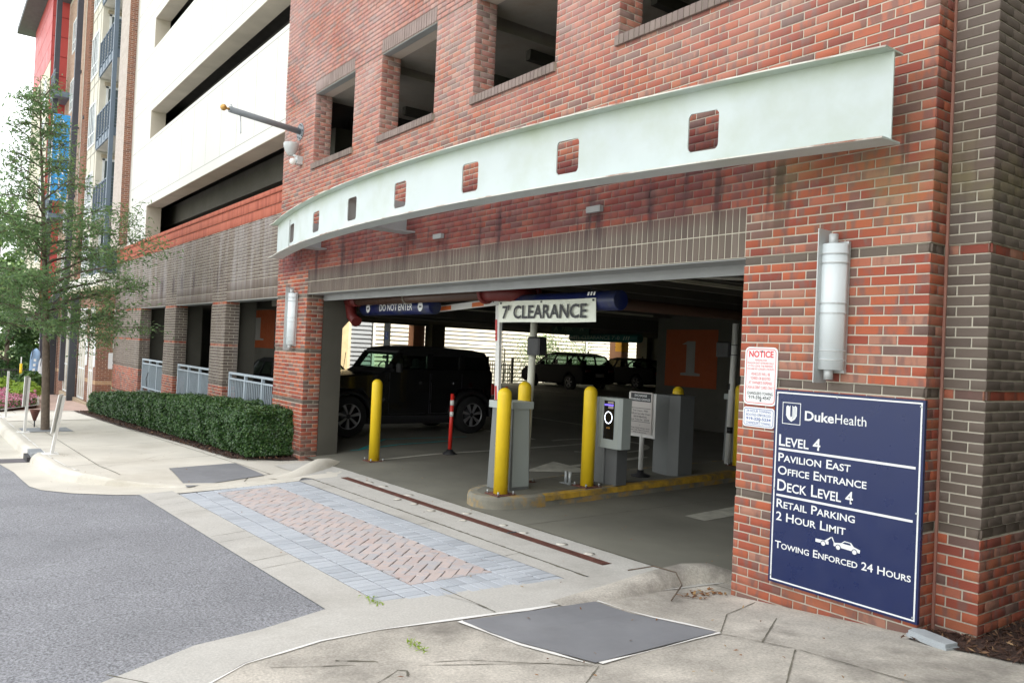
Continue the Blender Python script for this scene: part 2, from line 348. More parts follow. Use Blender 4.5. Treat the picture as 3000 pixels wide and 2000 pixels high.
def parts(name, mb, m, parent):
    """one object for every separate piece"""
    p = list(range(len(mb.v)))
    def find(a):
        while p[a] != a: p[a] = p[p[a]]; a = p[a]
        return a
    for f in mb.f:
        r0 = find(f[0])
        for i in f[1:]: p[find(i)] = r0
    gr = {}
    for k, f in enumerate(mb.f): gr.setdefault(find(f[0]), []).append(k)
    out = []
    for ks in gr.values():
        q = MB(); mp = {}
        for k in ks:
            ff = []
            for i in mb.f[k]:
                if i not in mp: mp[i] = len(q.v); q.v.append(mb.v[i])
                ff.append(mp[i])
            q.f.append(tuple(ff)); q.t.append(mb.t[k]); q.sm.append(mb.sm[k])
        out.append(obj(name, q, m, parent))
    return out
def struct(name, mb, m, label=None): 
    o = obj(name, mb, m, kind='structure')
    if label: o['label'] = label
    return o
def sub(name, mb, m, par, kind=None):
    """sub-part under a part that sits at the world origin frame of its thing"""
    o = bpy.data.objects.new(name, mb.mesh(name, m) if isinstance(mb, MB) else mb); COL.objects.link(o); o.parent = par
    if kind: o['kind'] = kind
    return o
def copy_tree(o, loc=None, label=None, parent=None):
    c = o.copy(); COL.objects.link(c)
    if parent is not None: c.parent = parent
    if loc is not None: c.location = loc
    if label: c['label'] = label
    for ch in list(o.children): copy_tree(ch, parent=c)
    return c
def quads_mesh(name, V, tone, m):
    n = len(V)//4; me = bpy.data.meshes.new(name); me.vertices.add(4*n); me.vertices.foreach_set('co', np.ascontiguousarray(V, dtype=np.float32).ravel())
    me.loops.add(4*n); me.loops.foreach_set('vertex_index', np.arange(4*n, dtype=np.int32)); me.polygons.add(n)
    me.polygons.foreach_set('loop_start', np.arange(0, 4*n, 4, dtype=np.int32)); me.polygons.foreach_set('loop_total', np.full(n, 4, dtype=np.int32))
    at = me.attributes.new('tone', 'FLOAT', 'FACE'); at.data.foreach_set('value', np.asarray(tone, dtype=np.float32)); me.materials.append(m); me.update(); me.validate(); return me
def leaves(name, C, N, L, W, m, tone=None, jit=.6, fold=True):
    """leaf-shaped quads at points C facing roughly N"""
    n = len(C); C = np.asarray(C); N = np.asarray(N)+rng.normal(0, jit, (n, 3)); N /= np.linalg.norm(N, axis=1)[:, None]+1e-9
    A = rng.normal(0, 1, (n, 3)); A -= (A*N).sum(1)[:, None]*N; A /= np.linalg.norm(A, axis=1)[:, None]+1e-9; B = np.cross(N, A)
    l = (L*rng.uniform(.7, 1.3, n))[:, None]; w_ = (W*rng.uniform(.7, 1.3, n))[:, None]
    V = np.empty((n, 4, 3)); V[:, 0] = C-A*l/2; V[:, 1] = C+B*w_/2+N*w_*.15; V[:, 2] = C+A*l/2; V[:, 3] = C-B*w_/2+N*w_*.15
    return quads_mesh(name, V.reshape(-1, 3), rng.beta(2, 2.4, n) if tone is None else tone, m)

# text as flat mesh lettering. plane: 'xz' faces -Y, 'yz' faces +X, 'ground'
def text_mesh(s, width=None, cap=None, bold=0., caps=1.0, thick=.0012):
    c = bpy.data.curves.new('lettering', 'FONT'); c.body = s; c.size = 1; c.resolution_u = 3; c.offset = bold; c.extrude = 0
    if caps != 1:
        c.small_caps_scale = caps
        for i, ch in enumerate(s):
            if ch.islower(): c.body_format[i].use_small_caps = True
    o = bpy.data.objects.new('lettering', c); COL.objects.link(o); bpy.context.view_layer.update()
    me = bpy.data.meshes.new_from_object(o.evaluated_get(bpy.context.evaluated_depsgraph_get())); bpy.data.objects.remove(o)
    co = np.empty(len(me.vertices)*3); me.vertices.foreach_get('co', co); co = co.reshape(-1, 3)
    x0, x1 = co[:, 0].min(), co[:, 0].max(); capu = .73 if s.upper() != s or any(ch.isalpha() for ch in s) else co[:, 1].max()
    sx = width/(x1-x0) if width else cap/capu
    sy = cap/capu if cap else sx
    co[:, 0] = (co[:, 0]-x0)*sx; co[:, 1] *= sy; me.vertices.foreach_set('co', co.ravel()); me.update(); me['w'] = (x1-x0)*sx; return me
def text(s, x, y, z, m, parent, width=None, cap=None, bold=0., caps=1., align='l', plane='xz', name='lettering', rotx=0.):
    me = text_mesh(s, width, cap, bold, caps); me.materials.append(m); W_ = me['w']
    o = bpy.data.objects.new(name, me); COL.objects.link(o)
    dx = 0 if align == 'l' else -W_/2
    if plane == 'xz': o.rotation_euler = (R(90), 0, 0); o.location = (x+dx, y, z)
    elif plane == 'yz': o.rotation_euler = (R(90), 0, R(90)); o.location = (x, y+dx, z)
    if parent is not None:
        o.parent = parent
        if parent.type == 'EMPTY': o.location = Vector(o.location)-parent.location
    return o
def frame_xz(mb, x0, x1, z0, z1, t, y0, y1, r=0):
    """rectangular border line in a facade plane (rounded when r)"""
    if not r:
        mb.box(x0, x1, y0, y1, z1-t, z1).box(x0, x1, y0, y1, z0, z0+t).box(x0, x0+t, y0, y1, z0+t, z1-t).box(x1-t, x1, y0, y1, z0+t, z1-t); return mb
    def loop(d):
        p = []
        for cx, cz, a0 in ((x1-r, z1-r, 0), (x0+r, z1-r, 90), (x0+r, z0+r, 180), (x1-r, z0+r, 270)):
            for k in range(5): a = R(a0+22.5*k); p.append((cx+(r-d)*math.cos(a), cz+(r-d)*math.sin(a)))
        return p
    o_, i_ = loop(0), loop(t); n = len(o_); vs = [(a, y0, b) for a, b in o_]+[(a, y0, b) for a, b in i_]
    mb.add(vs, [(k, (k+1) % n, n+(k+1) % n, n+k) for k in range(n)]); return mb
def rpoly(x0, x1, z0, z1, r):
    p = []
    for cx, cz, a0 in ((x1-r, z1-r, 0), (x0+r, z1-r, 90), (x0+r, z0+r, 180), (x1-r, z0+r, 270)):
        for k in range(5): a = R(a0+22.5*k); p.append((cx+r*math.cos(a), cz+r*math.sin(a)))
    return p

# ---------------- brickwork
Z0 = 2.94; C = .0677; BL = .2032; JT = .0105
class Bricks:
    """collects bricks of one building part-kind; the ones that show largest become objects"""
    def __init__(s, parent, name, limit=300): s.parent = parent; s.name = name; s.L = []; s.limit = limit
    def add(s, o, face, u0, u1, v0, v1, m, tone=None, pro=0.):
        """face 'f' (normal -Y) or 'r' (normal +X); o is the plane coordinate; u along x or y, v is z"""
        if u1-u0 < .02: return
        s.L.append((o, face, u0, u1, v0, v1, m, random.random() if tone is None else tone, pro+random.uniform(-.0012, .0012)))
    def fin(s, recess=.007, ch=.0022):
        def size(b):
            o, f, u0, u1, v0, v1 = b[:6]; c = Vector(((u0+u1)/2, o, (v0+v1)/2)) if f == 'f' else Vector((o, (u0+u1)/2, (v0+v1)/2))
            d = CAM-c; D = d.length; dp = -(d.dot(fw)); 
            if dp < .1: return 0
            q = c-CAM; px = abs(q.dot(rt2)/q.dot(fw)); py = abs(q.dot(up2)/q.dot(fw))
            if px > .66 or py > .445: return 0
            return (u1-u0)*(v1-v0)/dp**2*abs((-d.y if False else (d.y if f == 'f' else d.x)))/D
        L = sorted(s.L, key=size, reverse=True); top, rest = L[:s.limit], L[s.limit:]
        cache = {}
        def shape(w_, h_):
            a, b, r_, c_ = w_/2, h_/2, recess, ch
            return ([(-a, r_, -b), (a, r_, -b), (a, r_, b), (-a, r_, b), (-a, c_, -b), (a, c_, -b), (a, c_, b), (-a, c_, b), (-a+c_, 0, -b+c_), (a-c_, 0, -b+c_), (a-c_, 0, b-c_), (-a+c_, 0, b-c_)],
                    [(0, 1, 5, 4), (1, 2, 6, 5), (2, 3, 7, 6), (3, 0, 4, 7), (4, 5, 9, 8), (5, 6, 10, 9), (6, 7, 11, 10), (7, 4, 8, 11), (8, 9, 10, 11)])
        for (o, f, u0, u1, v0, v1, m, t, pro) in top:
            k = (round(u1-u0, 3), round(v1-v0, 3), m.name)
            if k not in cache: cache[k] = MB().add(*shape(k[0], k[1])).mesh(s.name, m)
            ob = bpy.data.objects.new(s.name, cache[k]); COL.objects.link(ob); setpar(ob, s.parent); ob['tone'] = t
            if f == 'f': ob.location = ((u0+u1)/2, o-pro, (v0+v1)/2)
            else: ob.location = (o+pro, (u0+u1)/2, (v0+v1)/2); ob.rotation_euler = (0, 0, R(90))
        mats = []; 
        for b in rest:
            if b[6] not in mats: mats.append(b[6])
        if not rest: return
        n = len(rest); V = np.empty((n, 12, 3)); T = np.empty(n); MI = np.empty(n, int)
        for i, (o, f, u0, u1, v0, v1, m, t, pro) in enumerate(rest):
            vs, fs = shape(u1-u0, v1-v0); vs = np.array(vs)
            if f == 'f': V[i] = vs+((u0+u1)/2, o-pro, (v0+v1)/2)
            else: V[i] = np.stack([-vs[:, 1], vs[:, 0], vs[:, 2]], 1)+(o+pro, (u0+u1)/2, (v0+v1)/2)
            T[i] = t; MI[i] = mats.index(m)
        F = np.array(fs); nf = len(F); idx = (F[None]+np.arange(n)[:, None, None]*12).reshape(-1)
        me = bpy.data.meshes.new(s.name); me.vertices.add(12*n); me.vertices.foreach_set('co', V.astype(np.float32).ravel())
        me.loops.add(len(idx)); me.loops.foreach_set('vertex_index', idx.astype(np.int32)); me.polygons.add(n*nf)
        me.polygons.foreach_set('loop_start', np.arange(0, 4*n*nf, 4, dtype=np.int32)); me.polygons.foreach_set('loop_total', np.full(n*nf, 4, dtype=np.int32))
        for mm in mats: me.materials.append(mm)
        me.polygons.foreach_set('material_index', np.repeat(MI, nf).astype(np.int32))
        at = me.attributes.new('tone', 'FLOAT', 'FACE'); at.data.foreach_set('value', np.repeat(T, nf).astype(np.float32)); me.update()
        ob = bpy.data.objects.new(s.name, me); COL.objects.link(ob); setpar(ob, s.parent); ob['kind'] = 'stuff'
def intervals(a, b, holes):
    out = [(a, b)]
    for h0, h1 in holes:
        nn = []
        for p, q in out:
            if h1 <= p or h0 >= q: nn.append((p, q))
            else:
                if h0 > p: nn.append((p, h0))
                if h1 < q: nn.append((h1, q))
        out = nn
    return out
def course(B, o, face, u0, u1, row, m, off, holes=(), ref=0., pro=0., zbot=None):
    z0_ = Z0+row*C+JT/2; z1_ = Z0+(row+1)*C-JT/2
    if zbot is not None: z0_ = max(z0_, zbot)
    if z1_-z0_ < .012: return
    for a, b in intervals(u0, u1, holes):
        e = ref+off*BL/2; k0 = math.floor((a-e)/BL); cuts = [a]
        k = k0+1
        while e+k*BL < b-.001:
            c_ = e+k*BL
            if c_-cuts[-1] > .045: cuts.append(c_)
            k += 1
        if b-cuts[-1] < .045 and len(cuts) > 1: cuts.pop()
        cuts.append(b)
        for i in range(len(cuts)-1):
            B.add(o, face, cuts[i]+(JT/2 if i or a > u0 else 0), cuts[i+1]-(JT/2 if i < len(cuts)-2 or b < u1 else 0), z0_, z1_, m, pro=pro)
def soldiers(B, o, face, u0, u1, z0_, m, rows=2, h=3*C, pitch=C, pro=0.):
    n = max(1, round((u1-u0)/pitch)); p = (u1-u0)/n
    for r_ in range(rows):
        for i in range(n): B.add(o, face, u0+i*p+JT/2, u0+(i+1)*p-JT/2, z0_+r_*h+JT/2, z0_+(r_+1)*h-JT/2, m, pro=pro)
RB = {-1: 1, -15: 1, -28: 1, -41: 1}   # recessed band courses
# =====================================================  SETTING: ground
mb = MB()
xs = [-400, -200, -120, -80, -60, -45, -30, -15, 0, 15, 40, 100, 300]; ys = [-300, -100, -40, -15, 0, 15, 30, 60, 120, 400]
vs = [(x, y, max(-5, min(.6, .235+.036*(x+2.5)))-.55) for x in xs for y in ys]
mb.add(vs, [(i*len(ys)+j, (i+1)*len(ys)+j, (i+1)*len(ys)+j+1, i*len(ys)+j+1) for i in range(len(xs)-1) for j in range(len(ys)-1)])
struct('ground', mb, mat('grass_ground', (.07, .10, .035), .95, var=.3, scale=.6, bump=.03, bscale=20))
mb = MB(); mb.ribbon([(-75, -30), (-8.6, -30)], [(-75, -3.6), (-8.6, -3.6)], g, n=30, sub=1.5)
mb.ribbon([(-8.6, -30), (9, -30)], [(-8.6, -.6), (9, -.6)], g, n=40, sub=.8)
mb.ribbon([(-10.3, -3.6), (-8.6, -3.6)], [(-10.3, -2.2), (-8.6, -2.2)], g, n=6, sub=.3)
struct('street', mb, ASPH)
# concrete gutter and rolled kerb, left corner
AE = [(-60, -4.2), (-25, -4.2), (-13, -4.15), (-11.8, -4.05), (-10.9, -4.03), (-10.06, -4.0), (-9.63, -3.91), (-9.14, -3.6), (-8.75, -3.15), (-8.58, -2.89), (-8.35, -2.4), (-8.29, -1.6), (-8.29, -.87)]
TO = [(-60, -3.74), (-25, -3.74), (-13.2, -3.72), (-12.3, -3.68), (-11.4, -3.64), (-10.6, -3.55), (-10.2, -3.42), (-9.7, -3.14), (-9.2, -2.71), (-8.85, -2.4), (-8.6, -1.9), (-8.45, -1.3), (-8.40, -.8)]
BK = [(-60, -3.5), (-25, -3.5), (-12.9, -3.52), (-12.0, -3.5), (-11.2, -3.46), (-10.5, -3.38), (-9.95, -3.2), (-9.4, -2.85), (-9.18, -2.6), (-9.0, -2.3), (-8.72, -1.8), (-8.56, -1.2), (-8.48, -.7)]
mb = MB(); mb.ribbon(AE, TO, lambda x, y: g(x, y)+.007, n=2, sub=.3)
struct('gutter', mb, CONCL)
def kerb_z(x, y, t):
    a = g(x, y)+.007; b = sL(x, y)+.012; u = min(1, t*1.6); return a+(b-a)*math.sqrt(max(0, 1-(1-u)**2))
mb = MB(); mb.ribbon(TO, BK, kerb_z, n=8, sub=.3); struct('kerb', mb, CONCL)
# sidewalk along the building, left
mb = MB(); mb.ribbon([(x, y) for x, y in BK]+[(-8.3, -.6)], [(-60, .6), (-25, .6), (-12.9, .6), (-12, .6), (-11.2, .6), (-10.5, .6), (-9.95, .5), (-9.7, .4), (-9.5, .35), (-9.2, .25), (-9.0, .15), (-8.8, .05), (-8.6, -.1), (-8.29, -.3)], lambda x, y: sL(x, y), n=10, sub=.4)
swl = struct('sidewalk', mb, CONCL)
mb = MB()
for x in (-11.6, -14.4, -17.3, -20.2, -23.1, -26): mb.strip([(x+.5, -3.45), (x-.2, -.95)], .012, sL, .004, jit=.3)
mb.strip([(-9.9, -2.9), (-11, -3.0), (-26, -3.02)], .012, sL, .004); mb.strip([(-9.1, -1.0), (-12, -1.1), (-26, -1.45)], .012, sL, .004)
mb.strip([(-8.62, -1.55), (-9.0, -1.35), (-9.1, -.95)], .018, sL, .004)
for a, b in (((-10.6, -3.1), (-12.8, -1.4)), ((-11.9, -3.2), (-12.6, -1.9)), ((-14.4, -3.1), (-13.2, -1.2)), ((-15.5, -2.8), (-17, -1.6))): mb.strip([a, ((a[0]+b[0])/2+.15, (a[1]+b[1])/2), b], .005, sL, .004, jit=.5)
obj('joint', mb, JOINT, swl)
mb = MB().strip([(-30, -3.47), (-12.9, -3.49), (-12.0, -3.47), (-11.2, -3.43), (-10.6, -3.36)], .02, sL, .007, jit=.5); obj('sealant', mb, CAULK, swl)
mb = MB().ribbon([(-21.3, -3.45), (-24.5, -3.45)], [(-21.6, -1.2), (-25.2, -1.2)], sL, n=4, sub=.5, h=.008); obj('painted_sun_strip', mb, mat('painted_sun_strip', (.74, .70, .62), .8, var=.05), swl)  # sunlit strip put into a paler colour laid over the sidewalk
mb = MB().ribbon([(-26.2, -3.0), (-60, -3.0)], [(-25.5, -.5), (-60, -.5)], sL, n=6, sub=.8, h=.009); struct('brick_paving', mb, BRICKBG)
# mulch bed behind the hedge
mb = MB().ribbon([(-10.55, -.3), (-11.2, -.95), (-14, -1.02), (-19, -1.3), (-25.3, -1.45)], [(-10.5, .35), (-11.2, .4), (-14, .4), (-19, .4), (-25.3, .4)], lambda x, y: sL(x, y)+.03+.02*math.sin(x*7)*math.sin(y*9), n=8, sub=.3)
struct('mulch_bed', mb, MULCH)
# driveway: concrete band, pavers, concrete apron, trench drain, garage slab
mb = MB(); mb.ribbon([(-8.62, -2.90), (-2.66, -2.88)], [(-8.62, -2.49), (-2.62, -2.49)], g, n=2, sub=.3, h=.008)
mb.ribbon([(-8.30, -.86), (-2.42, -.87)], [(-8.30, -.66), (-2.36, -.67)], g, n=2, sub=.3, h=.008)
drv = struct('driveway', mb, CONC, 'concrete and paver driveway apron in front of the garage mouth')
mb = MB().strip([(-8.3, -.655), (-5, -.65), (-2.4, -.665)], .022, g, .0085, sub=.05, jit=.35)
for x in (-8.05, -7.6, -7.1, -6.9, -5.5, -5.2, -4.3, -4.0): mb.strip([(x, -2.87), (x-.08, -2.5)], .006, g, .0095, sub=.05, jit=.3)
for x in (-6.6, -4.9, -3.3): mb.strip([(x, -.85), (x-.02, -.67)], .006, g, .0095, sub=.05, jit=.3)
obj('joint', mb, JOINT, drv)
mb = MB(); 
for (x0, x1) in ((-8.62, -8.2), (-8.2, -2.58), (-2.58, -1.4)):
    pass
mb.ribbon([(-9.9, -.64), (-8.3, -.64), (-2.35, -.645)], [(-9.9, -.285), (-8.3, -.285), (-2.3, -.285)], lambda x, y: max(g(x, y), sL(x, y)*(x < -8.9)), n=2, sub=.3, h=.007)
mb.ribbon([(-9.9, -.17), (-2.3, -.17)], [(-9.9, .10), (-2.2, .10)], lambda x, y: g(x, y), n=2, sub=.3, h=.007)
mb.ribbon([(-9.9, -.286), (-8.18, -.286)], [(-9.9, -.169), (-8.18, -.169)], g, n=1, sub=.3, h=.007); mb.ribbon([(-2.6, -.286), (-2.2, -.286)], [(-2.6, -.169), (-2.2, -.169)], g, n=1, sub=.3, h=.007)
apr = struct('apron', mb, CONC)
mb = MB().strip([(-9.4, .1), (-6, .11), (-1.5, .12)], .02, g, .009, jit=.5); obj('joint', mb, JOINT, apr)
mb = MB()
for k in range(16):
    x = -8.0+k*.36; 
    if random.random() < .75: mb.lathe([(.03+random.random()*.05, .0), (.02, .0012)], (x+random.uniform(-.1, .1), random.choice((-.36, -.1))+random.uniform(-.02, .02), g(x, -.2)+.0085), n=9)
o = obj('patch_mortar', mb, mat('pale_patch', (.66, .62, .55), .9, var=.1), apr)
for v in o.data.vertices: pass
mb = MB().ribbon([(-28.2, .10), (-1.43, .12)], [(-28.2, 26), (-1.43, 26)], g, n=40, sub=1., h=.004); mb.ribbon([(-1.45, .3), (.2, .3)], [(-1.45, 26), (.2, 26)], g, n=10, sub=1., h=.004)
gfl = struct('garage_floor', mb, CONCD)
mb = MB()
mb.strip([(-9.4, .78), (-9.4, 3.4)], .10, g, .008, jit=.05); mb.strip([(-9.4, 3.2), (-9.5, 6)], .10, g, .008)
for a, b in (((-7.9, 2.6), (-7.9, 5.8)), ): pass
mb.add([(p[0], p[1], g(*p)+.008) for p in ((-7.23, 2.35), (-6.6, 3.35), (-7.85, 3.45))], [(0, 1, 2)])
mb.strip([(-7.3, 3.4), (-7.6, 5.4)], .16, g, .008, sub=.5)
cv = [(-9.2+1.0*math.cos(R(a)), 5.6+1.1*math.sin(R(a))) for a in range(-60, 200, 15)]; mb.strip(cv, .1, g, .008)
mb.ribbon([(-3.75, 2.1), (-3.45, 2.1)], [(-3.85, 3.3), (-3.5, 3.3)], g, n=4, sub=.3, h=.008)
for y in (5.1, 8.0, 10.9, 13.8): mb.strip([(-10.5, y), (-15.5, y)], .1, g, .008)
for y in (15.5, 18.6, 21.2, 23.8): mb.strip([(-22, y), (-27.5, y)], .1, g, .008)
obj('line_marking', mb, LINEP, gfl, kind='stuff')
mb = MB().strip([(-10.6, 1.15), (-11.6, 2.2), (-11.4, 4)], .07, g, .008); mb.strip([(-10.62, 1.0), (-10.9, 3.3)], .07, g, .012); obj('line_marking', mb, CYANP, gfl)
mb = MB().strip([(-9.4, .12), (-9.0, 1.5), (-8.8, 8)], .012, g, .006).strip([(-4.3, .12), (-4.1, 9)], .012, g, .006).strip([(-28, 9.2), (0, 9.2)], .015, g, .006); obj('joint', mb, JOINT, gfl)

# pavers
PAVG = tonemat('paver_grey', [(0, (.42, .45, .49)), (.5, (.48, .51, .55)), (1, (.38, .405, .44))], blot=None, stain_shade=False, speck=.35, bscale=140)
PAVR = tonemat('paver_red', [(0, (.50, .42, .395)), (.35, (.55, .465, .435)), (.7, (.45, .43, .43)), (1, (.51, .41, .38))], blot=(.42, .42, .45), stain_shade=False, speck=.3, bscale=140)
cache = {}
def paver(name, cx, cy, a, b, ang, m, poly=None):
    """a by b paver at cx,cy turned by ang"""
    t = random.random(); z = g(cx, cy)+.009+random.uniform(-.0015, .0015)
    if poly is None:
        k = (name, round(a, 3), round(b, 3))
        if k not in cache:
            x, y = a/2-.0042, b/2-.0036; c_ = .004
            cache[k] = MB().add([(-x, -y, -.04), (x, -y, -.04), (x, y, -.04), (-x, y, -.04), (-x, -y, -c_), (x, -y, -c_), (x, y, -c_), (-x, y, -c_), (-x+c_, -y+c_, 0), (x-c_, -y+c_, 0), (x-c_, y-c_, 0), (-x+c_, y-c_, 0)],
                [(0, 1, 5, 4), (1, 2, 6, 5), (2, 3, 7, 6), (3, 0, 4, 7), (4, 5, 9, 8), (5, 6, 10, 9), (6, 7, 11, 10), (7, 4, 8, 11), (8, 9, 10, 11)]).mesh(name, m)
        me = cache[k]
    else: # clipped piece, poly in world relative to centre
        me = MB().prism([(px*.98, py*.98) for px, py in poly], -.04, 0).mesh(name, m); ang = 0
    o = bpy.data.objects.new(name, me); COL.objects.link(o); o.parent = drv; o.location = (cx, cy, z)
    sx = (g(cx+.1, cy)-g(cx-.1, cy))/.2; sy = (g(cx, cy+.1)-g(cx, cy-.1))/.2
    o.rotation_euler = Matrix(((1, 0, 0), (0, 1, 0), (sx, sy, 1))).to_quaternion().to_euler() if False else (math.atan(sy)+random.uniform(-.004, .004), -math.atan(sx)+random.uniform(-.004, .004), ang); o['tone'] = t
xl = lambda y: -8.29+.02*abs(y+1.7); xr = lambda y: -2.42-.12*sm(-.9, -2.5, y)
for (y0, y1) in ((-2.48, -2.275), (-2.27, -2.065), (-1.27, -1.065), (-1.06, -.87)):
    x = xl((y0+y1)/2)+.005; xe = xr((y0+y1)/2)
    while x < xe-.05:
        w_ = min(.1016, xe-x); paver('grey_paver', x+w_/2, (y0+y1)/2, w_, y1-y0, 0, PAVG); x += .1016+.001
for side in (0, 1):
    for col in range(1 if side == 0 else 2):
        y = -2.06
        while y < -1.3:
            hh = min(.1, -1.272-y); cx, ww = ((xl(y)+.105), .203) if side == 0 else ((-2.801, .203) if col == 0 else ((-2.699+xr(y))/2, xr(y)+2.699))
            paver('grey_paver', cx, y+hh/2, ww, hh, 0, PAVG); y += .1016
# 45 degree herringbone inside x -8.0..-2.95, y -2.06..-1.275
def clip_poly(P, x0, x1, y0, y1):
    for ax, lim, sg in ((0, x0, 1), (0, x1, -1), (1, y0, 1), (1, y1, -1)):
        out = []
        for i in range(len(P)):
            a, b = P[i], P[(i+1) % len(P)]; ia, ib = sg*(a[ax]-lim) >= 0, sg*(b[ax]-lim) >= 0
            if ia: out.append(a)
            if ia != ib: t = (lim-a[ax])/(b[ax]-a[ax]); out.append((a[0]+t*(b[0]-a[0]), a[1]+t*(b[1]-a[1])))
        P = out
        if len(P) < 3: return None
    return P
q = .1016; rot = R(45); ca, sa = math.cos(rot), math.sin(rot)
HX0, HX1, HY0, HY1 = -8.06, -2.905, -2.06, -1.275
for i in range(-60, 60):
    for j in range(-40, 40):
        a_, b_ = i+2*j, i-2*j
        for u0, v0, uw, vw in ((a_, b_, 2, 1), (a_, b_+1, 1, 2)):
            cu, cv = (u0+uw/2)*q, (v0+vw/2)*q; wx, wy = cu*ca-cv*sa-5.5, cu*sa+cv*ca-1.67
            if not (HX0-.15 < wx < HX1+.15 and HY0-.15 < wy < HY1+.15): continue
            P = [((cu+sx*uw*q/2)*ca-(cv+sy*vw*q/2)*sa-5.5, (cu+sx*uw*q/2)*sa+(cv+sy*vw*q/2)*ca-1.67) for sx, sy in ((-1, -1), (1, -1), (1, 1), (-1, 1))]
            if all(HX0 <= p[0] <= HX1 and HY0 <= p[1] <= HY1 for p in P): paver('red_paver', wx, wy, uw*q, vw*q, rot, PAVR)
            else:
                Q = clip_poly(P, HX0, HX1, HY0, HY1)
                if Q:
                    ar = abs(sum(Q[k][0]*Q[(k+1) % len(Q)][1]-Q[(k+1) % len(Q)][0]*Q[k][1] for k in range(len(Q))))/2
                    if ar < .0015: continue
                    mx, my = sum(p[0] for p in Q)/len(Q), sum(p[1] for p in Q)/len(Q); paver('red_paver', mx, my, 0, 0, 0, PAVR, [(p[0]-mx, p[1]-my) for p in Q])
mb = MB().ribbon([(-8.33, -2.49), (-2.4, -2.49)], [(-8.33, -.86), (-2.4, -.86)], g, n=4, sub=.3, h=.0005); obj('paver_bed', mb, mat('paver_bed_sand', (.08, .075, .065), .95, var=.2, scale=8), drv)

# kerb band on the right: outer edge (driveway side) to the white sealant line
RO = [(-2.16, .42), (-2.3, -.1), (-2.37, -.66), (-2.44, -.9), (-2.55, -1.7), (-2.63, -2.49), (-2.66, -2.88), (-2.46, -3.41), (-2.38, -3.84), (-2.05, -4.4), (-1.5, -4.98), (-.7, -5.6), (.6, -6.4), (3, -7.6), (9, -9.5)]
RW = [(-1.66, .34), (-1.72, -.2), (-1.77, -.66), (-1.80, -1.1), (-1.86, -1.72), (-1.93, -2.22), (-2.0, -2.79), (-2.0, -3.2), (-1.88, -3.7), (-1.6, -4.1), (-1.1, -4.6), (-.35, -5.2), (.9, -5.95), (3.2, -7.1), (9, -8.9)]
mb = MB(); mb.ribbon(RO, RW, lambda x, y, t: g(x, y)*(1-ss(min(1, t*1.25)))+(sR(x, y)+.004)*ss(min(1, t*1.25))+.008*(1-t), n=6, sub=.3)
krb = struct('kerb', mb, CONC)
mb = MB()
for (a, b) in (((-2.56, -2.0), (-1.9, -1.95)), ((-2.06, -4.38), (-1.62, -4.05)), ((-1.1, -5.3), (-.75, -4.92))): mb.strip([a, b], .010, lambda x, y: max(g(x, y), sR(x, y)), .012, sub=.06, jit=.3)
obj('joint', mb, JOINT, krb)
# flared end of the kerb beside each jamb
def flare(name, pts, wd, par=None):
    mb = MB(); vs = []; n = 9; m = len(pts)
    for i, (x, y, h) in enumerate(pts):
        a = Vector(pts[min(i+1, m-1)][:2])-Vector(pts[max(i-1, 0)][:2]); a.normalize(); nn = Vector((-a.y, a.x))
        for k in range(n):
            t = k/(n-1)*2-1; px, py = x+nn.x*t*wd, y+nn.y*t*wd; vs.append((px, py, max(g(px, py), sL(px, py) if px < -8 else sR(px, py))-.02+(h+.03)*(max(0, 1-abs(t)**2.6))))
    mb.add(vs, [(i*n+k, i*n+k+1, (i+1)*n+k+1, (i+1)*n+k) for i in range(m-1) for k in range(n-1)], 0, True)
    return struct(name, mb, CONCW if pts[0][0] > -5 else CONCL)
flare('kerb', [(-1.83, -1.45, 0), (-1.86, -1.1, .01), (-1.89, -.7, .05), (-1.91, -.3, .10), (-1.9, 0, .125), (-1.84, .25, .11), (-1.72, .42, .05), (-1.66, .5, 0)], .17)
flare('kerb', [(-8.62, -1.1, 0), (-8.75, -.85, .01), (-8.9, -.6, .05), (-9.1, -.35, .10), (-9.35, -.1, .12), (-9.6, .12, .08), (-9.8, .3, .0)], .2)
# sidewalk on the right, in front of the pier
RW2 = RW+[]; RE = [(9, .34), (9, -.2), (9, -.66), (9, -1.1), (9, -1.72), (9, -2.22), (9, -2.79), (9, -3.2), (9, -3.7), (9, -4.1), (9, -4.6), (9, -5.2), (9, -5.95), (9, -7.1), (9.5, -8.9)]
mb = MB(); mb.ribbon(RW2, RE, sR, n=30, sub=.3); swr = struct('sidewalk', mb, CONCW)
mb = MB().strip([(x+.012, y) for x, y in RW[3:]], .03, sR, .006, jit=.35); obj('sealant', mb, CAULK, swr)
J = MB(); UR = lambda a, b: None
for P in ([(-.70, -2.08), (-.45, -2.45), (-.1, -2.95), (.4, -3.7)], [(-.7, -1.02), (-.2, -.93), (.5, -.98), (2.5, -1.2)], [(-.7, -1.02), (-1.02, -.55), (-1.15, -.05)], [(-.42, -.97), (-.75, -.35)], [(-.72, -2.1), (-1.25, -2.6), (-1.6, -3.3), (-1.75, -3.6)], [(-.25, -2.75), (.3, -2.1), (1.2, -1.7)], [(-.9, -2.25), (-1.5, -3.1)], [(-1.35, -3.0), (-1.0, -3.55), (-.9, -3.6)], [(-.2, -.95), (.35, -1.9), (.8, -2.6)]):
    J.strip(P, .007, sR, .004, sub=.06, jit=.35)
obj('joint', J, JOINT, swr)
mb = MB().strip([(-1.66, -3.25), (-1.52, -3.05), (-1.45, -3.12), (-1.3, -2.98), (-1.22, -3.02)], .012, sR, .005, sub=.03, jit=.5).strip([(-1.05, -3.5), (-.9, -3.25), (-.84, -3.22)], .016, sR, .005, sub=.03, jit=.5); obj('crack', mb, JOINT, swr)
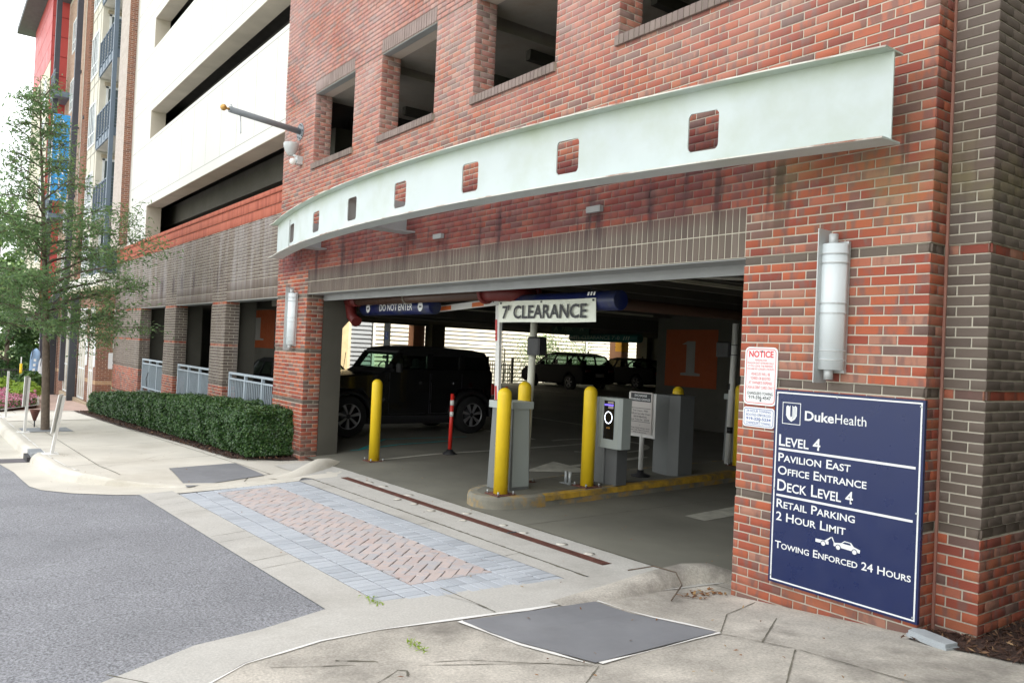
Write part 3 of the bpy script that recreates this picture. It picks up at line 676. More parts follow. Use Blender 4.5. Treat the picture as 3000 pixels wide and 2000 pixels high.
def plate(par_label, P, zf, group, h=.010):
    mb = MB(); mb.ribbon([P[0], P[1]], [P[3], P[2]], zf, n=6, sub=.2, h=h)
    o = obj('steel_plate', mb, mat('steel_plate_paint', (.20, .205, .22), .6, var=.08, scale=2.2, dirt=((.26, .265, .28), .5), dscale=1.5)); tag(o, par_label, 'cover plate', group); return o
plate('dark grey cover plate on the sidewalk between the hedge and the paver driveway', [(-10.25, -2.16), (-8.71, -2.28), (-9.0, -1.11), (-10.51, -1.08)], sL, 'grey plates over the tree pits')
plate('large dark grey cover plate in the stained sidewalk in front of the blue sign', [(-1.86, -2.25), (-1.74, -1.16), (-.72, -1.03), (-.74, -2.07)], sR, 'grey plates over the tree pits')
mb = MB()
for P in ([(-1.87, -2.26), (-.75, -2.1)], [(-.72, -2.05), (-.70, -1.02)], [(-1.75, -1.13), (-.74, -1.0)]): mb.strip(P, .022, sR, .008, jit=.5)
obj('sealant', mb, CAULK, swr)
# mulch at the foot of the dark pier
zm = lambda x, y: sR(x, y)+.012+.012*math.sin(x*23)*math.sin(y*19)
mb = MB().ribbon([(.06, -.13), (.3, -.15), (.72, -.13), (1.6, -.3), (5, -.6)], [(.06, 3), (.3, 3), (.72, 3), (1.6, 3), (5, 3)], zm, n=24, sub=.08); struct('mulch_bed', mb, MULCH)
n = 2600; cx = rng.uniform(.03, 1.5, n); cy = rng.uniform(-.16, 1.4, n); P = np.stack([cx, cy, [zm(a, b)+.008 for a, b in zip(cx, cy)]], 1)
o = obj('bark_mulch', leaves('bark_mulch', P, np.tile((0, 0, 1.), (n, 1)), .055, .012, CHIP, tone=rng.random(n), jit=.55), None); tag(o, 'dark shredded bark mulch at the foot of the brown brick pier', 'mulch'); o['kind'] = 'stuff'
n = 5000; cx = rng.uniform(-25, -10.6, n); cy = rng.uniform(-1.3, .1, n); k = cy > -1.0-.03*(-10.5-cx); cx, cy = cx[k], cy[k]; n = len(cx); P = np.stack([cx, cy, [sL(a, b)+.045 for a, b in zip(cx, cy)]], 1)
o = obj('bark_mulch', leaves('bark_mulch', P, np.tile((0, 0, 1.), (n, 1)), .07, .02, CHIP, tone=rng.random(n), jit=.55), None); tag(o, 'dark bark mulch and litter under the clipped hedge', 'mulch'); o['kind'] = 'stuff'
mb = MB(); top = [(-.13, -.055), (.13, -.07), (.14, .03), (.03, .05), (-.10, .06), (-.145, .02)]
mb.prism([(a*1.08, b*1.08) for a, b in top], 0, .02).prism(top, .018, .042)
o = obj('paving_stone', mb, mat('blue_stone', (.36, .39, .41), .8, var=.1, scale=12, bump=.002)); o.location = (.20, -.10, sR(.2, -.1)+.008); o.rotation_euler = (0, 0, R(-9)); tag(o, 'rough grey stone block lying against the pier corner by the mulch', 'stone')
# island between the lanes
ISL = [(-5.16, 6.2), (-5.0, 3.2), (-4.96, .85), (-5.05, .42), (-5.3, .2), (-5.62, .22), (-5.9, .45), (-6.02, .8), (-6.05, 3), (-6.1, 6.2), (-5.7, 6.5)]
for _ in range(3):
    q2_ = []
    for a, b in zip(ISL, ISL[1:]+ISL[:1]): q2_ += [(a[0]*.75+b[0]*.25, a[1]*.75+b[1]*.25), (a[0]*.25+b[0]*.75, a[1]*.25+b[1]*.75)]
    ISL = q2_
mb = MB(); n = len(ISL); vs = []
cxm = sum(p[0] for p in ISL)/n
def inset(p, d): 
    c0 = Vector((-5.53, max(.8, min(5.8, p[1])))); v = (Vector(p)-c0); L = v.length; return c0+v*(1-d/L)
for d, h in ((0, -.02), (.004, .10), (.012, .135), (.04, .15), (.10, .152)):
    for p in ISL: q_ = inset(p, d); vs.append((q_.x, q_.y, g(*p)+h))
mb.add(vs, [(i*n+k, i*n+(k+1) % n, (i+1)*n+(k+1) % n, (i+1)*n+k) for i in range(4) for k in range(n)]+[tuple(4*n+k for k in range(n))])
struct('traffic_island', mb, YCURB)
mb = MB(); vs = [(*inset(p, .13), g(*p)+.1545) for p in ISL]; mb.add(vs, [tuple(range(n))]); struct('traffic_island_top', mb, CONCD)
gi = lambda x, y: g(x, y)+.152

# =====================================================  PARKING GARAGE
XR, XO, XL, XC = .05, -1.42, -10.48, -11.94
XD, YD = .33, .20
WINS = [(-10.51, -8.95), (-8.03, -6.47), (-5.53, -3.96), (-2.99, -1.43)]; ZS, ZT = 5.147, 6.39
rs, rtp = round((ZS-Z0)/C), round((ZT-Z0)/C)    # 33, 51
ZS, ZT = Z0+rs*C, Z0+rtp*C
TOPR = 150
gar = thing('parking_garage', 'red brick parking garage with arched steel beam over its entrance and white upper storeys', 'building')
# mortar backing and concrete core
mb = MB(); T0, T1 = .0055, .30
def backing(mb, x0, x1, y0, y1, z0, z1, dx0=0., dx1=0.):
    """mortar core, set back behind the recessed courses"""
    z = z0
    for r_ in (-41, -28, -15, -1):
        a, b = Z0+r_*C, Z0+(r_+1)*C
        if b <= z0 or a >= z1: continue
        if a > z: mb.box(x0, x1, y0, y1, z, a)
        mb.box(x0+dx0, x1-dx1, y0+.014, y1, max(a, z0), b); z = b
    if z < z1-1e-4: mb.box(x0, x1, y0, y1, z, z1)
Hh = Z0+TOPR*C
backing(mb, XO, XR-.007, T0, YD+.1, -.1, Z0, 0, .014); backing(mb, XC+.007, XL-.007, T0, T1, -.3, Z0, 0, .014)
mb.box(XC+.007, XR-.007, T0, T1, Z0, ZS)
px = [XC+.007]+[v for w_ in WINS for v in w_]+[XR-.007]
for i in range(0, len(px), 2): mb.box(px[i], px[i+1]-.0068*(i < 8), T0, T1, ZS, ZT)
mb.box(XC+.007, XR-.007, T0, T1, ZT, Hh)
backing(mb, XR-.03, XD-.007, YD+.0065, 5, -.1, Hh, 0, .014); mb.box(XR-.3, XR-.03, T1, 5, -.1, Hh)
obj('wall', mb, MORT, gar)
B = Bricks(gar, 'brick')
def col_at(row, base): return (BRN if base == 'r' else RED) if row in (-1, -15) or (row in (-28, -41) and base == 'r') else (RED if base == 'r' else (BRN if row >= -28 else (RED if row != -41 else BRN)))
for row in range(-44, TOPR):
    off = row % 2; z0_ = Z0+row*C; rec = -.014 if row in RB else 0.
    m = col_at(row, 'r')
    if row < 0:
        if z0_ > .14: course(B, 0, 'f', XO, XR, row, m, off, ref=XR, pro=rec, zbot=None)
        elif z0_ > .0: pass
        course(B, 0, 'f', XC, XL, row, m, off, ref=XL, pro=rec)
        course(B, XL, 'r', 0, .305, row, m, off, ref=0, pro=rec)
    else:
        holes = []
        if row < 6: holes.append((XL, XO))
        if rs <= row < rtp: holes += WINS
        if row in (rs-1,): holes += [(a-.03, b+.03) for a, b in WINS]
        if rtp <= row < rtp+3: holes += WINS
        pr = .012 if row >= rtp else 0.
        course(B, 0, 'f', XC, XR, row, RED, off, holes, ref=XR, pro=pr)
        if rs <= row < rtp:
            for a, b in WINS: course(B, a, 'r', 0, .305, row, RED, off, ref=0)
    if z0_ > .1:
        course(B, XR, 'r', 0, YD, row, m if row < 0 else RED, off, ref=0, pro=rec)
        md = col_at(row, 'g') if row < 0 else BRN
        course(B, YD, 'f', XR+.012, XD, row, md, 1-off, ref=XD, pro=rec)
        course(B, XD, 'r', YD, 3.2, row, md, off, ref=YD, pro=rec)
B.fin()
S = Bricks(gar, 'soldier_brick')
soldiers(S, 0, 'f', XL, XO, Z0, BRN); 
for a, b in WINS: soldiers(S, 0, 'f', a, b, ZT, BRN, rows=1, pro=.012)
S.fin()
S = Bricks(gar, 'sill_brick')
for a, b in WINS:
    n_ = round((b-a+.06)/C); p_ = (b-a+.06)/n_
    for i in range(n_): S.add(-.035, 'f', a-.03+i*p_+.004, a-.03+(i+1)*p_-.004, ZS-.098, ZS-.002, BRN)
S.fin(recess=.03)
mb = MB()
for a, b in WINS: mb.box(a-.028, b+.028, -.028, .29, ZS-.095, ZS-.006)
parts('window_sill', mb, mat('sill_mortar', (.30, .27, .22), .9), gar)
mb = MB().box(XR-.002, XR+.016, YD-.012, YD+.004, .35, Hh); obj('expansion_joint', mb, mat('joint_sealant', (.34, .17, .13), .8), gar)
# lintels
mb = MB().box(XL, XO, .02, .34, Z0-.012, Z0-.001).box(XL, XO, .30, .34, Z0-.10, Z0-.012)
for a, b in WINS: mb.box(a, b, .01, .12, ZT-.011, ZT-.001)
parts('lintel_plate', mb, LINT, gar)
mb = MB()
for a, b in WINS: mb.box(a-.3, b+.3, .31, 2.2, ZT+.01, ZT+.25)
obj('soffit', mb, mat('stained_soffit', (.36, .33, .29), .9, var=.2, scale=1.5, dirt=((.20, .13, .08), .5), dscale=1.5), gar)

# ---- left section: brown piers with openings, red bands, cream storeys above
YL = .1; XE = -28.3
OPN = [(-24.1, -21.0), (-19.8, -16.5), (-15.4, XC)]
PIERS = [(XE, -24.1), (-21.0, -19.8), (-16.5, -15.4)]
mb = MB()
for a, b in PIERS: backing(mb, a+.007, b-.007, YL+.0065, YL+.31, -1.1, Z0, 0, .014)
mb.box(XE+.007, XC, YL+.0065, YL+.30, Z0, 4.53)
mb.box(XE, XC, YL+.0, YL+.30, 4.53, 4.94)
obj('wall', mb, MORT, gar)
B = Bricks(gar, 'brown_brick')
for row in range(-54, 24):
    off = row % 2; rec = -.014 if row in RB else 0
    if row < 0:
        m = col_at(row, 'g')
        for a, b in PIERS:
            course(B, YL, 'f', a, b, row, m, off, ref=b, pro=rec); course(B, b, 'r', YL, YL+.305, row, m, off, ref=YL, pro=rec)
    else: course(B, YL, 'f', XE, XC, row, BRN, off, [(o_[0], o_[1]) for o_ in OPN] if row < 6 else (), ref=XC)
B.fin()
S = Bricks(gar, 'lintel_brick', 0)
for a, b in OPN: soldiers(S, YL, 'f', a, b, Z0, BRN)
S.fin()
S = Bricks(gar, 'cap_brick', 0)
soldiers(S, YL-.012, 'f', XE, XC, 4.535, RED2, rows=1); soldiers(S, YL-.03, 'f', XE, XC, 4.535+3*C, RED2, rows=1); soldiers(S, YL-.055, 'f', XE, XC, 4.535+6*C, RED2, rows=1, h=.105)
S.fin(recess=.05)
mb = MB().box(XE+.01, XC, YL-.045, YL+.28, 4.944, 5.035).box(XE+.01, XC, YL-.02, YL+.2, 4.74, 4.943); obj('coping', mb, mat('coping_red', (.36, .12, .08), .85, var=.2, dirt=((.05, .04, .035), .5), dscale=2.5), gar)
mb = MB()
for a, b in OPN: mb.box(a, b, YL+.01, YL+.31, Z0-.014, Z0-.002)
for a, b in OPN: mb.box(a, b, YL+.02, YL+.34, -.5, .40)
parts('lintel_plate', mb, LINT, gar)
# cream precast panels: (z0,z1), slots between
XCR = -26.5; ZP = [(6.10, 8.17), (9.06, 11.0), (11.95, 13.9), (14.85, 17.2)]; XS = -24.05
mb = MB()
for z0_, z1_ in ZP:
    mb.box(XS, XC-.001, YL, YL+.42, z0_, z1_)
mb.box(XCR, XS, YL, YL+.42, 5.05, 17.2); mb.box(XE, XCR, YL+.02, YL+.42, 5.05, 17.2)
parts('cream_panel', mb, CREAM, gar)
mb = MB(); GRV = mat('groove', (.36, .35, .32), .9, var=0)
for z0_, z1_ in ZP:
    for zz in (z0_+.235, z1_-.10): mb.box(XCR+.02, XC-.002, YL-.0015, YL+.01, zz-.008, zz+.008)
    x = XC-.9
    while x > XCR: mb.box(x-.006, x+.006, YL-.0012, YL+.01, z0_+.24, z1_-.11); x -= 1.21
for zz in (6.9, 9.8, 12.7): mb.box(XCR, XS, YL-.0013, YL+.01, zz-.008, zz+.008)
parts('groove', mb, GRV, gar)
# reveals (soffit and jamb of each slot) in a darker exposed concrete
mb = MB()
for (z0_, z1_), zb in zip(ZP, (5.05, 8.17, 11.0, 13.9)):
    mb.box(XS+.003, XC-.002, YL+.003, YL+.43, z0_-.012, z0_-.001); mb.box(XS-.0, XS+.012, YL+.003, YL+.43, zb, z0_-.002)
parts('reveal', mb, CREAM2, gar)
mb = MB()
for zb in (8.17, 11.0, 13.9): mb.box(XS, XC, YL+.42, YL+.75, zb-.9, zb-.25)
for z0_, z1_ in ZP: mb.box(-28, XC, 1.0, 1.45, z0_-.42, z0_+.2)
mb.box(-28, XC, 1.0, 1.45, 3.3, 4.0)
parts('spandrel_beam', mb, CONCI, gar)
# end pier of the upper storeys
mb = MB().box(XE, XCR-.35, YL-.25, YL+.02, 5.0, 17.2); obj('end_pier', mb, MORT, gar)
NBL = tonemat('brick_front_glare', [(0, (.52, .45, .41)), (1, (.60, .53, .49))], stain_shade=False)  # end pier front only: glare on that face put into the brick colour
B = Bricks(gar, 'pier_brick', 0)
for row in range(32, 210):
    course(B, YL-.2565, 'f', XE, XCR-.343, row, NBL, row % 2, ref=XE); course(B, XCR-.343, 'r', YL-.25, YL, row, NBR, row % 2, ref=YL-.25)
B.fin()
# decks, ceilings, cores
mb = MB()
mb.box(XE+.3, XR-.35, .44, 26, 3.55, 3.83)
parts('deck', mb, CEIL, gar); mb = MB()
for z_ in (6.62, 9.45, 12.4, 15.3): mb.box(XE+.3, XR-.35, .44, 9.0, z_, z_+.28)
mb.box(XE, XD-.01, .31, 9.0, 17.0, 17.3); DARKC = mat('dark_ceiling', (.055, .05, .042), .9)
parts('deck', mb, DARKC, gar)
mb = MB(); x = -27.5
for x in np.arange(-27.2, -.5, 1.22):
    mb.prism([(x-.07, 3.55), (x+.07, 3.55), (x+.05, 3.12), (x-.05, 3.12)], .9, 25.8, 'y')
parts('ceiling_beam', mb, CEIL, gar); mb = MB()
for z_ in (6.62, 9.45, 12.4):
    for x in np.arange(-27.2, -.5, 1.22): mb.prism([(x-.07, z_), (x+.07, z_), (x+.05, z_-.36), (x-.05, z_-.36)], 1.5, 8.8, 'y')
parts('ceiling_beam', mb, DARKC, gar)
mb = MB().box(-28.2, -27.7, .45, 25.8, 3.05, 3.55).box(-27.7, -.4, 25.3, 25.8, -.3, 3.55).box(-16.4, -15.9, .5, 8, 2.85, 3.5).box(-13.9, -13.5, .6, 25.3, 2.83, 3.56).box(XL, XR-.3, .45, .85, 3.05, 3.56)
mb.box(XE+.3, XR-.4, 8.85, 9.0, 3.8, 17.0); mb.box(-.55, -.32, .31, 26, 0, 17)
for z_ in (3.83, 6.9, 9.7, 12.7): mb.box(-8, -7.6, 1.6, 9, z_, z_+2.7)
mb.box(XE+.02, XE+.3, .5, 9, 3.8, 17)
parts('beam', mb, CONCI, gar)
# concrete jamb columns behind the brick piers, with bracket heads
mb = MB(); mb.prism([(.31, -.3), (.68, -.3), (.68, 2.38), (.98, 2.72), (.98, 3.5), (.31, 3.5)], -11.2, XL-.004, 'x')
mb.box(XO+.02, XO+.5, .31, .8, 0, 3.5)
mb.box(XC-.3, XC+.4, .42, .9, -.4, 3.5).box(-16.4, -15.6, .42, .85, -.5, 3.5).box(-20.9, -20.0, .42, .85, -.5, 3.5).box(-28.2, -24.3, .42, .85, -.7, 3.5)
parts('column', mb, CONCI, gar)
for x0_, y0_, w1, d1, m_, hd in ((-27.95, 11.9, .45, .55, SALM, 1), (-27.9, 24.4, .9, .5, SALM, 0)):
    pm = MB().box(x0_-w1, x0_, y0_, y0_+d1, -.3, 3.3); obj('column', pm, m_, gar)
mb = MB().box(-27.9, -27.3, 12.45, 13.1, -.3, 3.3).box(-27.0, -26.6, 24.95, 25.5, -.3, 3.3); parts('column', mb, CONCI, gar)
# shear walls carrying the orange level markers
mb = MB().box(-11.75, -8.2, 10.0, 10.3, 0, 3.5).box(-8.2, -.55, 14, 14.3, 0, 3.5).box(-33.4, -29.6, 0, 0, 0, 0)
mb.box(-28, -20.6, 3.5, 3.7, -.6, 3.5); parts('shear_wall', mb, CONCI, gar)
# basement side and rear wall of the lower deck
mb = MB().box(-28.25, -28.0, 11, 25.9, 3.5, 4.7).box(-28.25, XE+.3, .45, 8.3, -.8, 3.6)
parts('parapet', mb, CONCI, gar)
mb = MB().box(-28.0, -27.8, 8.5, 25.3, .3, .45); obj('kerb_stop', mb, CONCI, gar)
mb = MB()
for x_ in (-13.2, -10.0, -7.2, -3.9): mb.box(x_, x_+.06, 1.2, 7.9, 3.02, 3.06)
parts('conduit', mb, mat('pale_conduit', (.45, .43, .33), .6), gar)
# unseen block added at right to keep sun off foreground and pier side
mb = MB().box(XD+.72, 16, 1.5, 9, -.2, 17.3); parts('added_shade_block', mb, MORT, gar)
# painted level markers: orange squares with a large numeral 1
def level_mark(x0_, z0_, w_, h_, y_, m_, nm, face='f', lab=None):
    p = MB().box(x0_, x0_+w_, y_-.004, y_, z0_, z0_+h_); o = obj('level_marker', p, m_, gar)
    q = MB(); cx = x0_+w_*.5; zb = z0_+h_*.2; zh = h_*.6; t = w_*.11
    q.prism([(cx-t*1.7, zb), (cx+t*1.7, zb), (cx+t*1.7, zb+zh*.07), (cx+t*.75, zb+zh*.09), (cx+t*.75, zb+zh), (cx-t*.6, zb+zh), (cx-t*1.6, zb+zh*.9), (cx-t*.75, zb+zh*.9), (cx-t*.75, zb+zh*.09), (cx-t*1.7, zb+zh*.07)], y_-.008, y_-.004, 'y')
    sub('numeral', q, mat('numeral_grey', (.24, .23, .21), .8, var=.05), o)
level_mark(-11.45, 1.42, 1.65, 1.42, 9.998, ORANGE, 0)
level_mark(-24.85, 1.86, 3.1, 1.22, 3.498, ORANGE, 0)
o = obj('level_marker', MB().box(-28.36, -27.89, 24.39, 24.398, 2.35, 2.95).box(-27.899, -27.892, 24.4, 24.9, 2.35, 2.95), ORANGE2, gar)
# railings in the left openings, each a thing
def railing(x0_, x1_, label):
    t = thing('railing', label, 'railing', ((x0_+x1_)/2, .2, .38), 'grey blue railings in the garage openings')
    y_ = .2; m1 = MB().box(x0_, x1_, y_-.03, y_+.03, 1.34, 1.385); obj('top_rail', m1, RAILM, t)
    m1 = MB().box(x0_, x1_, y_-.02, y_+.02, 1.225, 1.26).box(x0_, x1_, y_-.02, y_+.02, .50, .535); obj('rail', m1, RAILM, t)
    n_ = round((x1_-x0_)/1.1); 
    for k in range(n_+1): x = x0_+.03+(x1_-x0_-.06)*k/n_; obj('post', MB().box(x-.03, x+.03, y_-.028, y_+.028, .40, 1.34), RAILM, t)
    x = x0_+.12; me = MB().box(-.009, .009, -.009, .009, .53, 1.23).mesh('baluster', RAILM)
    while x < x1_-.05:
        o_ = bpy.data.objects.new('baluster', me); COL.objects.link(o_); setpar(o_, t); o_.location = (x, y_, 0); x += .105
railing(-23.9, -21.02, 'grey railing in the leftmost garage opening with a cable hanging on it')
railing(-19.62, -16.52, 'grey railing in the middle opening between two brown brick piers')
railing(-15.2, XC-.02, 'grey railing in the opening beside the red brick pier')
mb = MB().tube([(-22.9, .15, 1.0), (-23.05, .13, .8), (-22.95, .13, .58)], .012, 6); o = obj('cable', mb, BLK); tag(o, 'loop of black cable hanging on the leftmost railing', 'cable')
# standpipe with red couplings
pp = thing('standpipe', 'brown painted standpipe with red couplings under the entrance ceiling', 'pipe', (-6, .7, 2.9))
DX = .35
obj('pipe', MB().tube([(XL+.4, .75, 2.86), (-6.0, .75, 2.86)], .084, 16), PIPE, pp)
obj('pipe', MB().tube([(-5.7, 1.05, 2.86), (-5.7, 12, 2.86)], .084, 16), PIPE, pp)
mb = MB().tube([(-6.2, .75, 2.86), (-5.95, .76, 2.86), (-5.77, .86, 2.86), (-5.7, 1.0, 2.86), (-5.69, 1.25, 2.86)], .105, 16); obj('elbow', mb, REDPIPE, pp)
for x in (-6.5, -6.1): mb = MB().lathe([(.125, -.03), (.14, -.02), (.14, .02), (.125, .03)], (x+.35 if x < -6.2 else -5.69, .75 if x < -6.2 else 1.2, 2.86), 16, 'x' if x < -6.2 else 'y'); obj('coupling', mb, REDPIPE, pp)
mb = MB().tube([(XL+.1, .75, 2.86), (XL+.1, .8, 2.6), (XL+.3, .8, 2.5)], .095, 14).tube([(XL+.05, .75, 2.86), (XL+.45, .75, 2.86)], .1, 14); obj('elbow', mb, REDPIPE, pp)
mb = MB().lathe([(.10, -.004), (.10, .004)], (-8.3, .75, 2.86), 16, 'x'); obj('hanger', mb, LINEP, pp)
cw = MB().tube([(-5.0, .5, 3.1), (-2.2, 3.5, 3.05)], .022, 8); o = obj('conduit', cw, LINEP, gar)

# =====================================================  STEEL BEAM (arched in plan, over the entrance)
def yw(x): return -.25-.68*(1-((x+5.7)/5.7)**2)
bx = [-11.3+11.2*i/60 for i in range(61)]; ZB0, ZB1 = 3.575, 4.17
bm = thing('steel_beam', 'long pale green curved steel beam with square holes across the brick front', 'beam', (-5.7, -.9, 3.57))
HOLES = [(-9.967, -9.647), (-8.473, -8.168), (-7.017, -6.725), (-5.667, -5.391), (-4.28, -4.013), (-2.909, -2.647), (-1.555, -1.299)]
mb = MB(); cuts = sorted(set([round(x, 4) for x in bx]+[v for h in HOLES for v in h])); hz0, hz1 = 3.695, 3.99
def webseg(xa, xb, z0_, z1_, t=.012):
    ya, yb = yw(xa), yw(xb); mb.add([(xa, ya, z0_), (xb, yb, z0_), (xb, yb+t, z0_), (xa, ya+t, z0_), (xa, ya, z1_), (xb, yb, z1_), (xb, yb+t, z1_), (xa, ya+t, z1_)], [(0, 1, 5, 4), (2, 3, 7, 6), (0, 3, 2, 1), (4, 5, 6, 7), (1, 2, 6, 5), (3, 0, 4, 7)])
for xa, xb in zip(cuts[:-1], cuts[1:]):
    if any(h0-1e-3 <= xa and xb <= h1+1e-3 for h0, h1 in HOLES): webseg(xa, xb, ZB0+.012, hz0); webseg(xa, xb, hz1, ZB1-.012)
    else: webseg(xa, xb, ZB0+.012, ZB1-.012)
# rounded corners of the holes
for h0, h1 in HOLES:
    for sx, cx in ((1, h0), (-1, h1)):
        for sz, cz in ((1, hz0), (-1, hz1)):
            P = [(cx, cz)]+[(cx+sx*.04*(1-math.sin(R(a))), cz+sz*.04*(1-math.cos(R(a)))) for a in range(0, 91, 18)]
            y_ = yw(cx); mb.prism(P, y_-.0, y_+.012, 'y') if sx*sz > 0 else mb.prism(P[::-1], y_, y_+.012, 'y')
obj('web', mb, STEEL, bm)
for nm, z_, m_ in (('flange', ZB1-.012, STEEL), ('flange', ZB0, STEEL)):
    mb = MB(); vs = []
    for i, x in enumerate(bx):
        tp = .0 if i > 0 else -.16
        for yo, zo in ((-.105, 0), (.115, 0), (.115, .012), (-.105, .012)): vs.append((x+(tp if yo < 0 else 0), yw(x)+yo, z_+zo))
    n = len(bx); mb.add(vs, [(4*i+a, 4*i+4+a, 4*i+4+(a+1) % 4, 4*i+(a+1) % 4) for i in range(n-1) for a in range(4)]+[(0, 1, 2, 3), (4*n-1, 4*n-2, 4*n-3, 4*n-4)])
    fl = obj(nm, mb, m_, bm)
    mb = MB(); vs = []
    for i, x in enumerate(bx): vs += [(x+(-.16 if i == 0 else 0), yw(x)-.1062, z_+.0005), (x+(-.16 if i == 0 else 0), yw(x)-.1062, z_+.0115)]
    mb.add(vs, [(2*i, 2*i+2, 2*i+3, 2*i+1) for i in range(n-1)]); sub('edge', mb, RUSTY, fl)
BRK = mat('bracket_grey', (.30, .31, .31), .6)
for x in (-6.93, -9.86): obj('bracket', MB().box(x-.13, x+.13, yw(x)+.013, -.002, 3.64, 3.66).box(x-.13, x-.12, yw(x)+.013, -.002, 3.66, 4.08), BRK, bm)
for x in (-6.15, -3.2): obj('wall_plate', MB().box(x-.10, x+.10, -.05, -.004, 3.50, 3.56), BRK, bm)

# =====================================================  WALL LAMPS
def wall_lamp(xc, z0_, z1_, label):
    t = thing('wall_lamp', label, 'wall lamp', (xc, -.1, z0_), 'tall sconces on the entrance piers')
    mb = MB(); ar = [(xc+.105*math.cos(R(a)), -.03-.105*abs(math.sin(R(a)))) for a in range(180, 361, 15)]
    mb.prism(ar, z0_+.02, z1_-.02, 'z'); o = obj('diffuser', mb, LAMPW, t)
    for p in o.data.polygons:
        if abs(p.normal.z) < .5: p.use_smooth = True
    for zz in (z0_+.09, z0_+.155, (z0_+z1_)/2-.045, (z0_+z1_)/2+.025, z1_-.155, z1_-.09):
        a2 = [(xc+.112*math.cos(R(a)), -.03-.112*abs(math.sin(R(a)))) for a in range(180, 361, 15)]; obj('band', MB().prism(a2, zz-.004, zz+.004, 'z'), LAMPM, t)
    obj('fin', MB().box(xc-.050, xc-.043, -.175, -.02, z0_-.075, z1_+.085), LAMPM, t)
    obj('end_cap', MB().lathe([(.032, z0_-.05), (.032, z0_+.03)], (xc+.015, -.085, 0), 14), LAMPM, t); obj('end_cap', MB().lathe([(.032, z1_-.03), (.032, z1_+.05)], (xc+.015, -.085, 0), 14), LAMPM, t)
    obj('back_plate', MB().box(xc-.1, xc+.1, -.03, -.002, z0_, z1_), LAMPM, t)
wall_lamp(-.61, 2.06, 2.99, 'tall frosted half round wall lamp above the big blue sign')
wall_lamp(-10.99, 2.03, 2.975, 'tall frosted half round wall lamp on the far brick pier')
# flag pole bracket and security light
fp = thing('flagpole_bracket', 'dark grey short flagpole stub with brass ball high on the brick corner', 'flagpole', (-11.14, 0, 5.85))
mb = MB().lathe([(.155, -.012), (.155, -.002)], (-11.15, 0, 5.852), 24, 'y'); obj('base_plate', mb, mat('pole_grey', (.20, .22, .24), .5), fp)
tipd = Vector((-10.6-(-11.15), -1.02, .0)); a0 = Vector((-11.15, -.01, 5.852)); a1 = Vector((-10.95, -1.32, 5.93))
obj('pole', MB().tube([a0, a1], .052, 14), mat('pole_grey', (.20, .22, .24), .5), fp)
d_ = (a1-a0).normalized(); obj('finial', MB().tube([a1, a1+d_*.05], .02, 8).lathe([(.001, -.055), (.03, -.045), (.05, -.02), (.055, 0), (.05, .02), (.03, .045), (.001, .055)], tuple(a1+d_*.1), 16), mat('brass', (.55, .33, .10), .4, metal=.6), fp)
obj('cleat', MB().tube([a1-d_*.12+Vector((0, 0, -.05)), a1-d_*.02+Vector((0, 0, .09))], .012, 6).tube([a1-d_*.2+Vector((0, 0, -.04)), a1+d_*.0+Vector((.35, .1, -.45))], .010, 6), GALV, fp)
for k in range(8): a = k*math.pi/4; obj('bolt', MB().lathe([(.012, -.024), (.012, -.012)], (-11.15+.12*math.cos(a), 0, 5.852+.12*math.sin(a)), 6, 'y'), DKM, fp)
sl_ = thing('security_light', 'light grey security floodlight with sensor on the brick corner', 'light', (-11.12, -.1, 5.4))
mb = MB(); mb.lathe([(.04, -.11), (.09, -.05), (.125, .03), (.135, .10), (.13, .12)], (-11.15, -.16, 5.50), 20); obj('lamp_head', mb, LAMPM, sl_)
mb = MB().box(-11.12, -10.98, -.10, -.002, 5.24, 5.38); obj('base', mb, LAMPM, sl_)
mb = MB().lathe([(.001, -.07), (.05, -.05), (.06, 0), (.04, .04), (.001, .05)], (-11.06, -.15, 5.29), 14); obj('sensor', mb, WHT, sl_)
mb = MB().tube([(-11.05, -.06, 5.36), (-11.12, -.14, 5.42)], .025, 8); obj('arm', mb, LAMPM, sl_)

# =====================================================  SIGNS
sg = thing('wall_sign', 'large navy blue sign with white directory lettering on the brick pier', 'sign', (-.49, -.02, .47))
x0, x1, z0_, z1_ = -1.06, .065, .47, 1.912
obj('panel', MB().box(x0, x1, -.03, -.004, z0_, z1_), NAVY, sg)
obj('border', frame_xz(MB(), x0+.016, x1-.016, z0_+.016, z1_-.016, .0105, -.0315, -.030), SIGNW, sg)
obj('rule', MB().box(-1.012, .018, -.0315, -.030, 1.462, 1.478), SIGNW, sg); obj('rule', MB().box(-1.016, .012, -.0315, -.030, 1.116, 1.132), SIGNW, sg)
YT = -.0318
text('Duke', -.802, YT, 1.703, SIGNW, sg, width=.232, cap=.070, bold=.022); text('Health', -.560, YT, 1.703, SIGNW, sg, width=.232, cap=.070)
for s_, z_, cap_, xe in (('Level 4', 1.495, .088, -.668), ('Pavilion East', 1.378, .066, -.43), ('Office Entrance', 1.281, .066, -.31), ('Deck Level 4', 1.160, .088, -.404), ('Retail Parking', 1.034, .066, -.384), ('2 Hour Limit', .938, .066, -.448), ('Towing Enforced 24 Hours', .731, .056, .015)):
    text(s_, -1.011, YT, z_, SIGNW, sg, width=xe+1.011, cap=cap_, bold=.012, caps=.76)
lg = obj('emblem', frame_xz(MB(), -.992, -.838, 1.66, 1.822, .005, -.0315, -.030), SIGNW, sg)
mb = MB(); cx = -.915
mb.prism([(cx-.045, 1.79), (cx-.033, 1.80), (cx-.02, 1.79), (cx-.011, 1.80), (cx-.011, 1.725), (cx-.004, 1.712), (cx+.006, 1.722), (cx+.006, 1.80), (cx+.018, 1.79), (cx+.032, 1.80), (cx+.045, 1.79), (cx+.045, 1.725), (cx+.03, 1.70), (cx, 1.68), (cx-.03, 1.70), (cx-.045, 1.725)], -.0315, -.030, 'y')
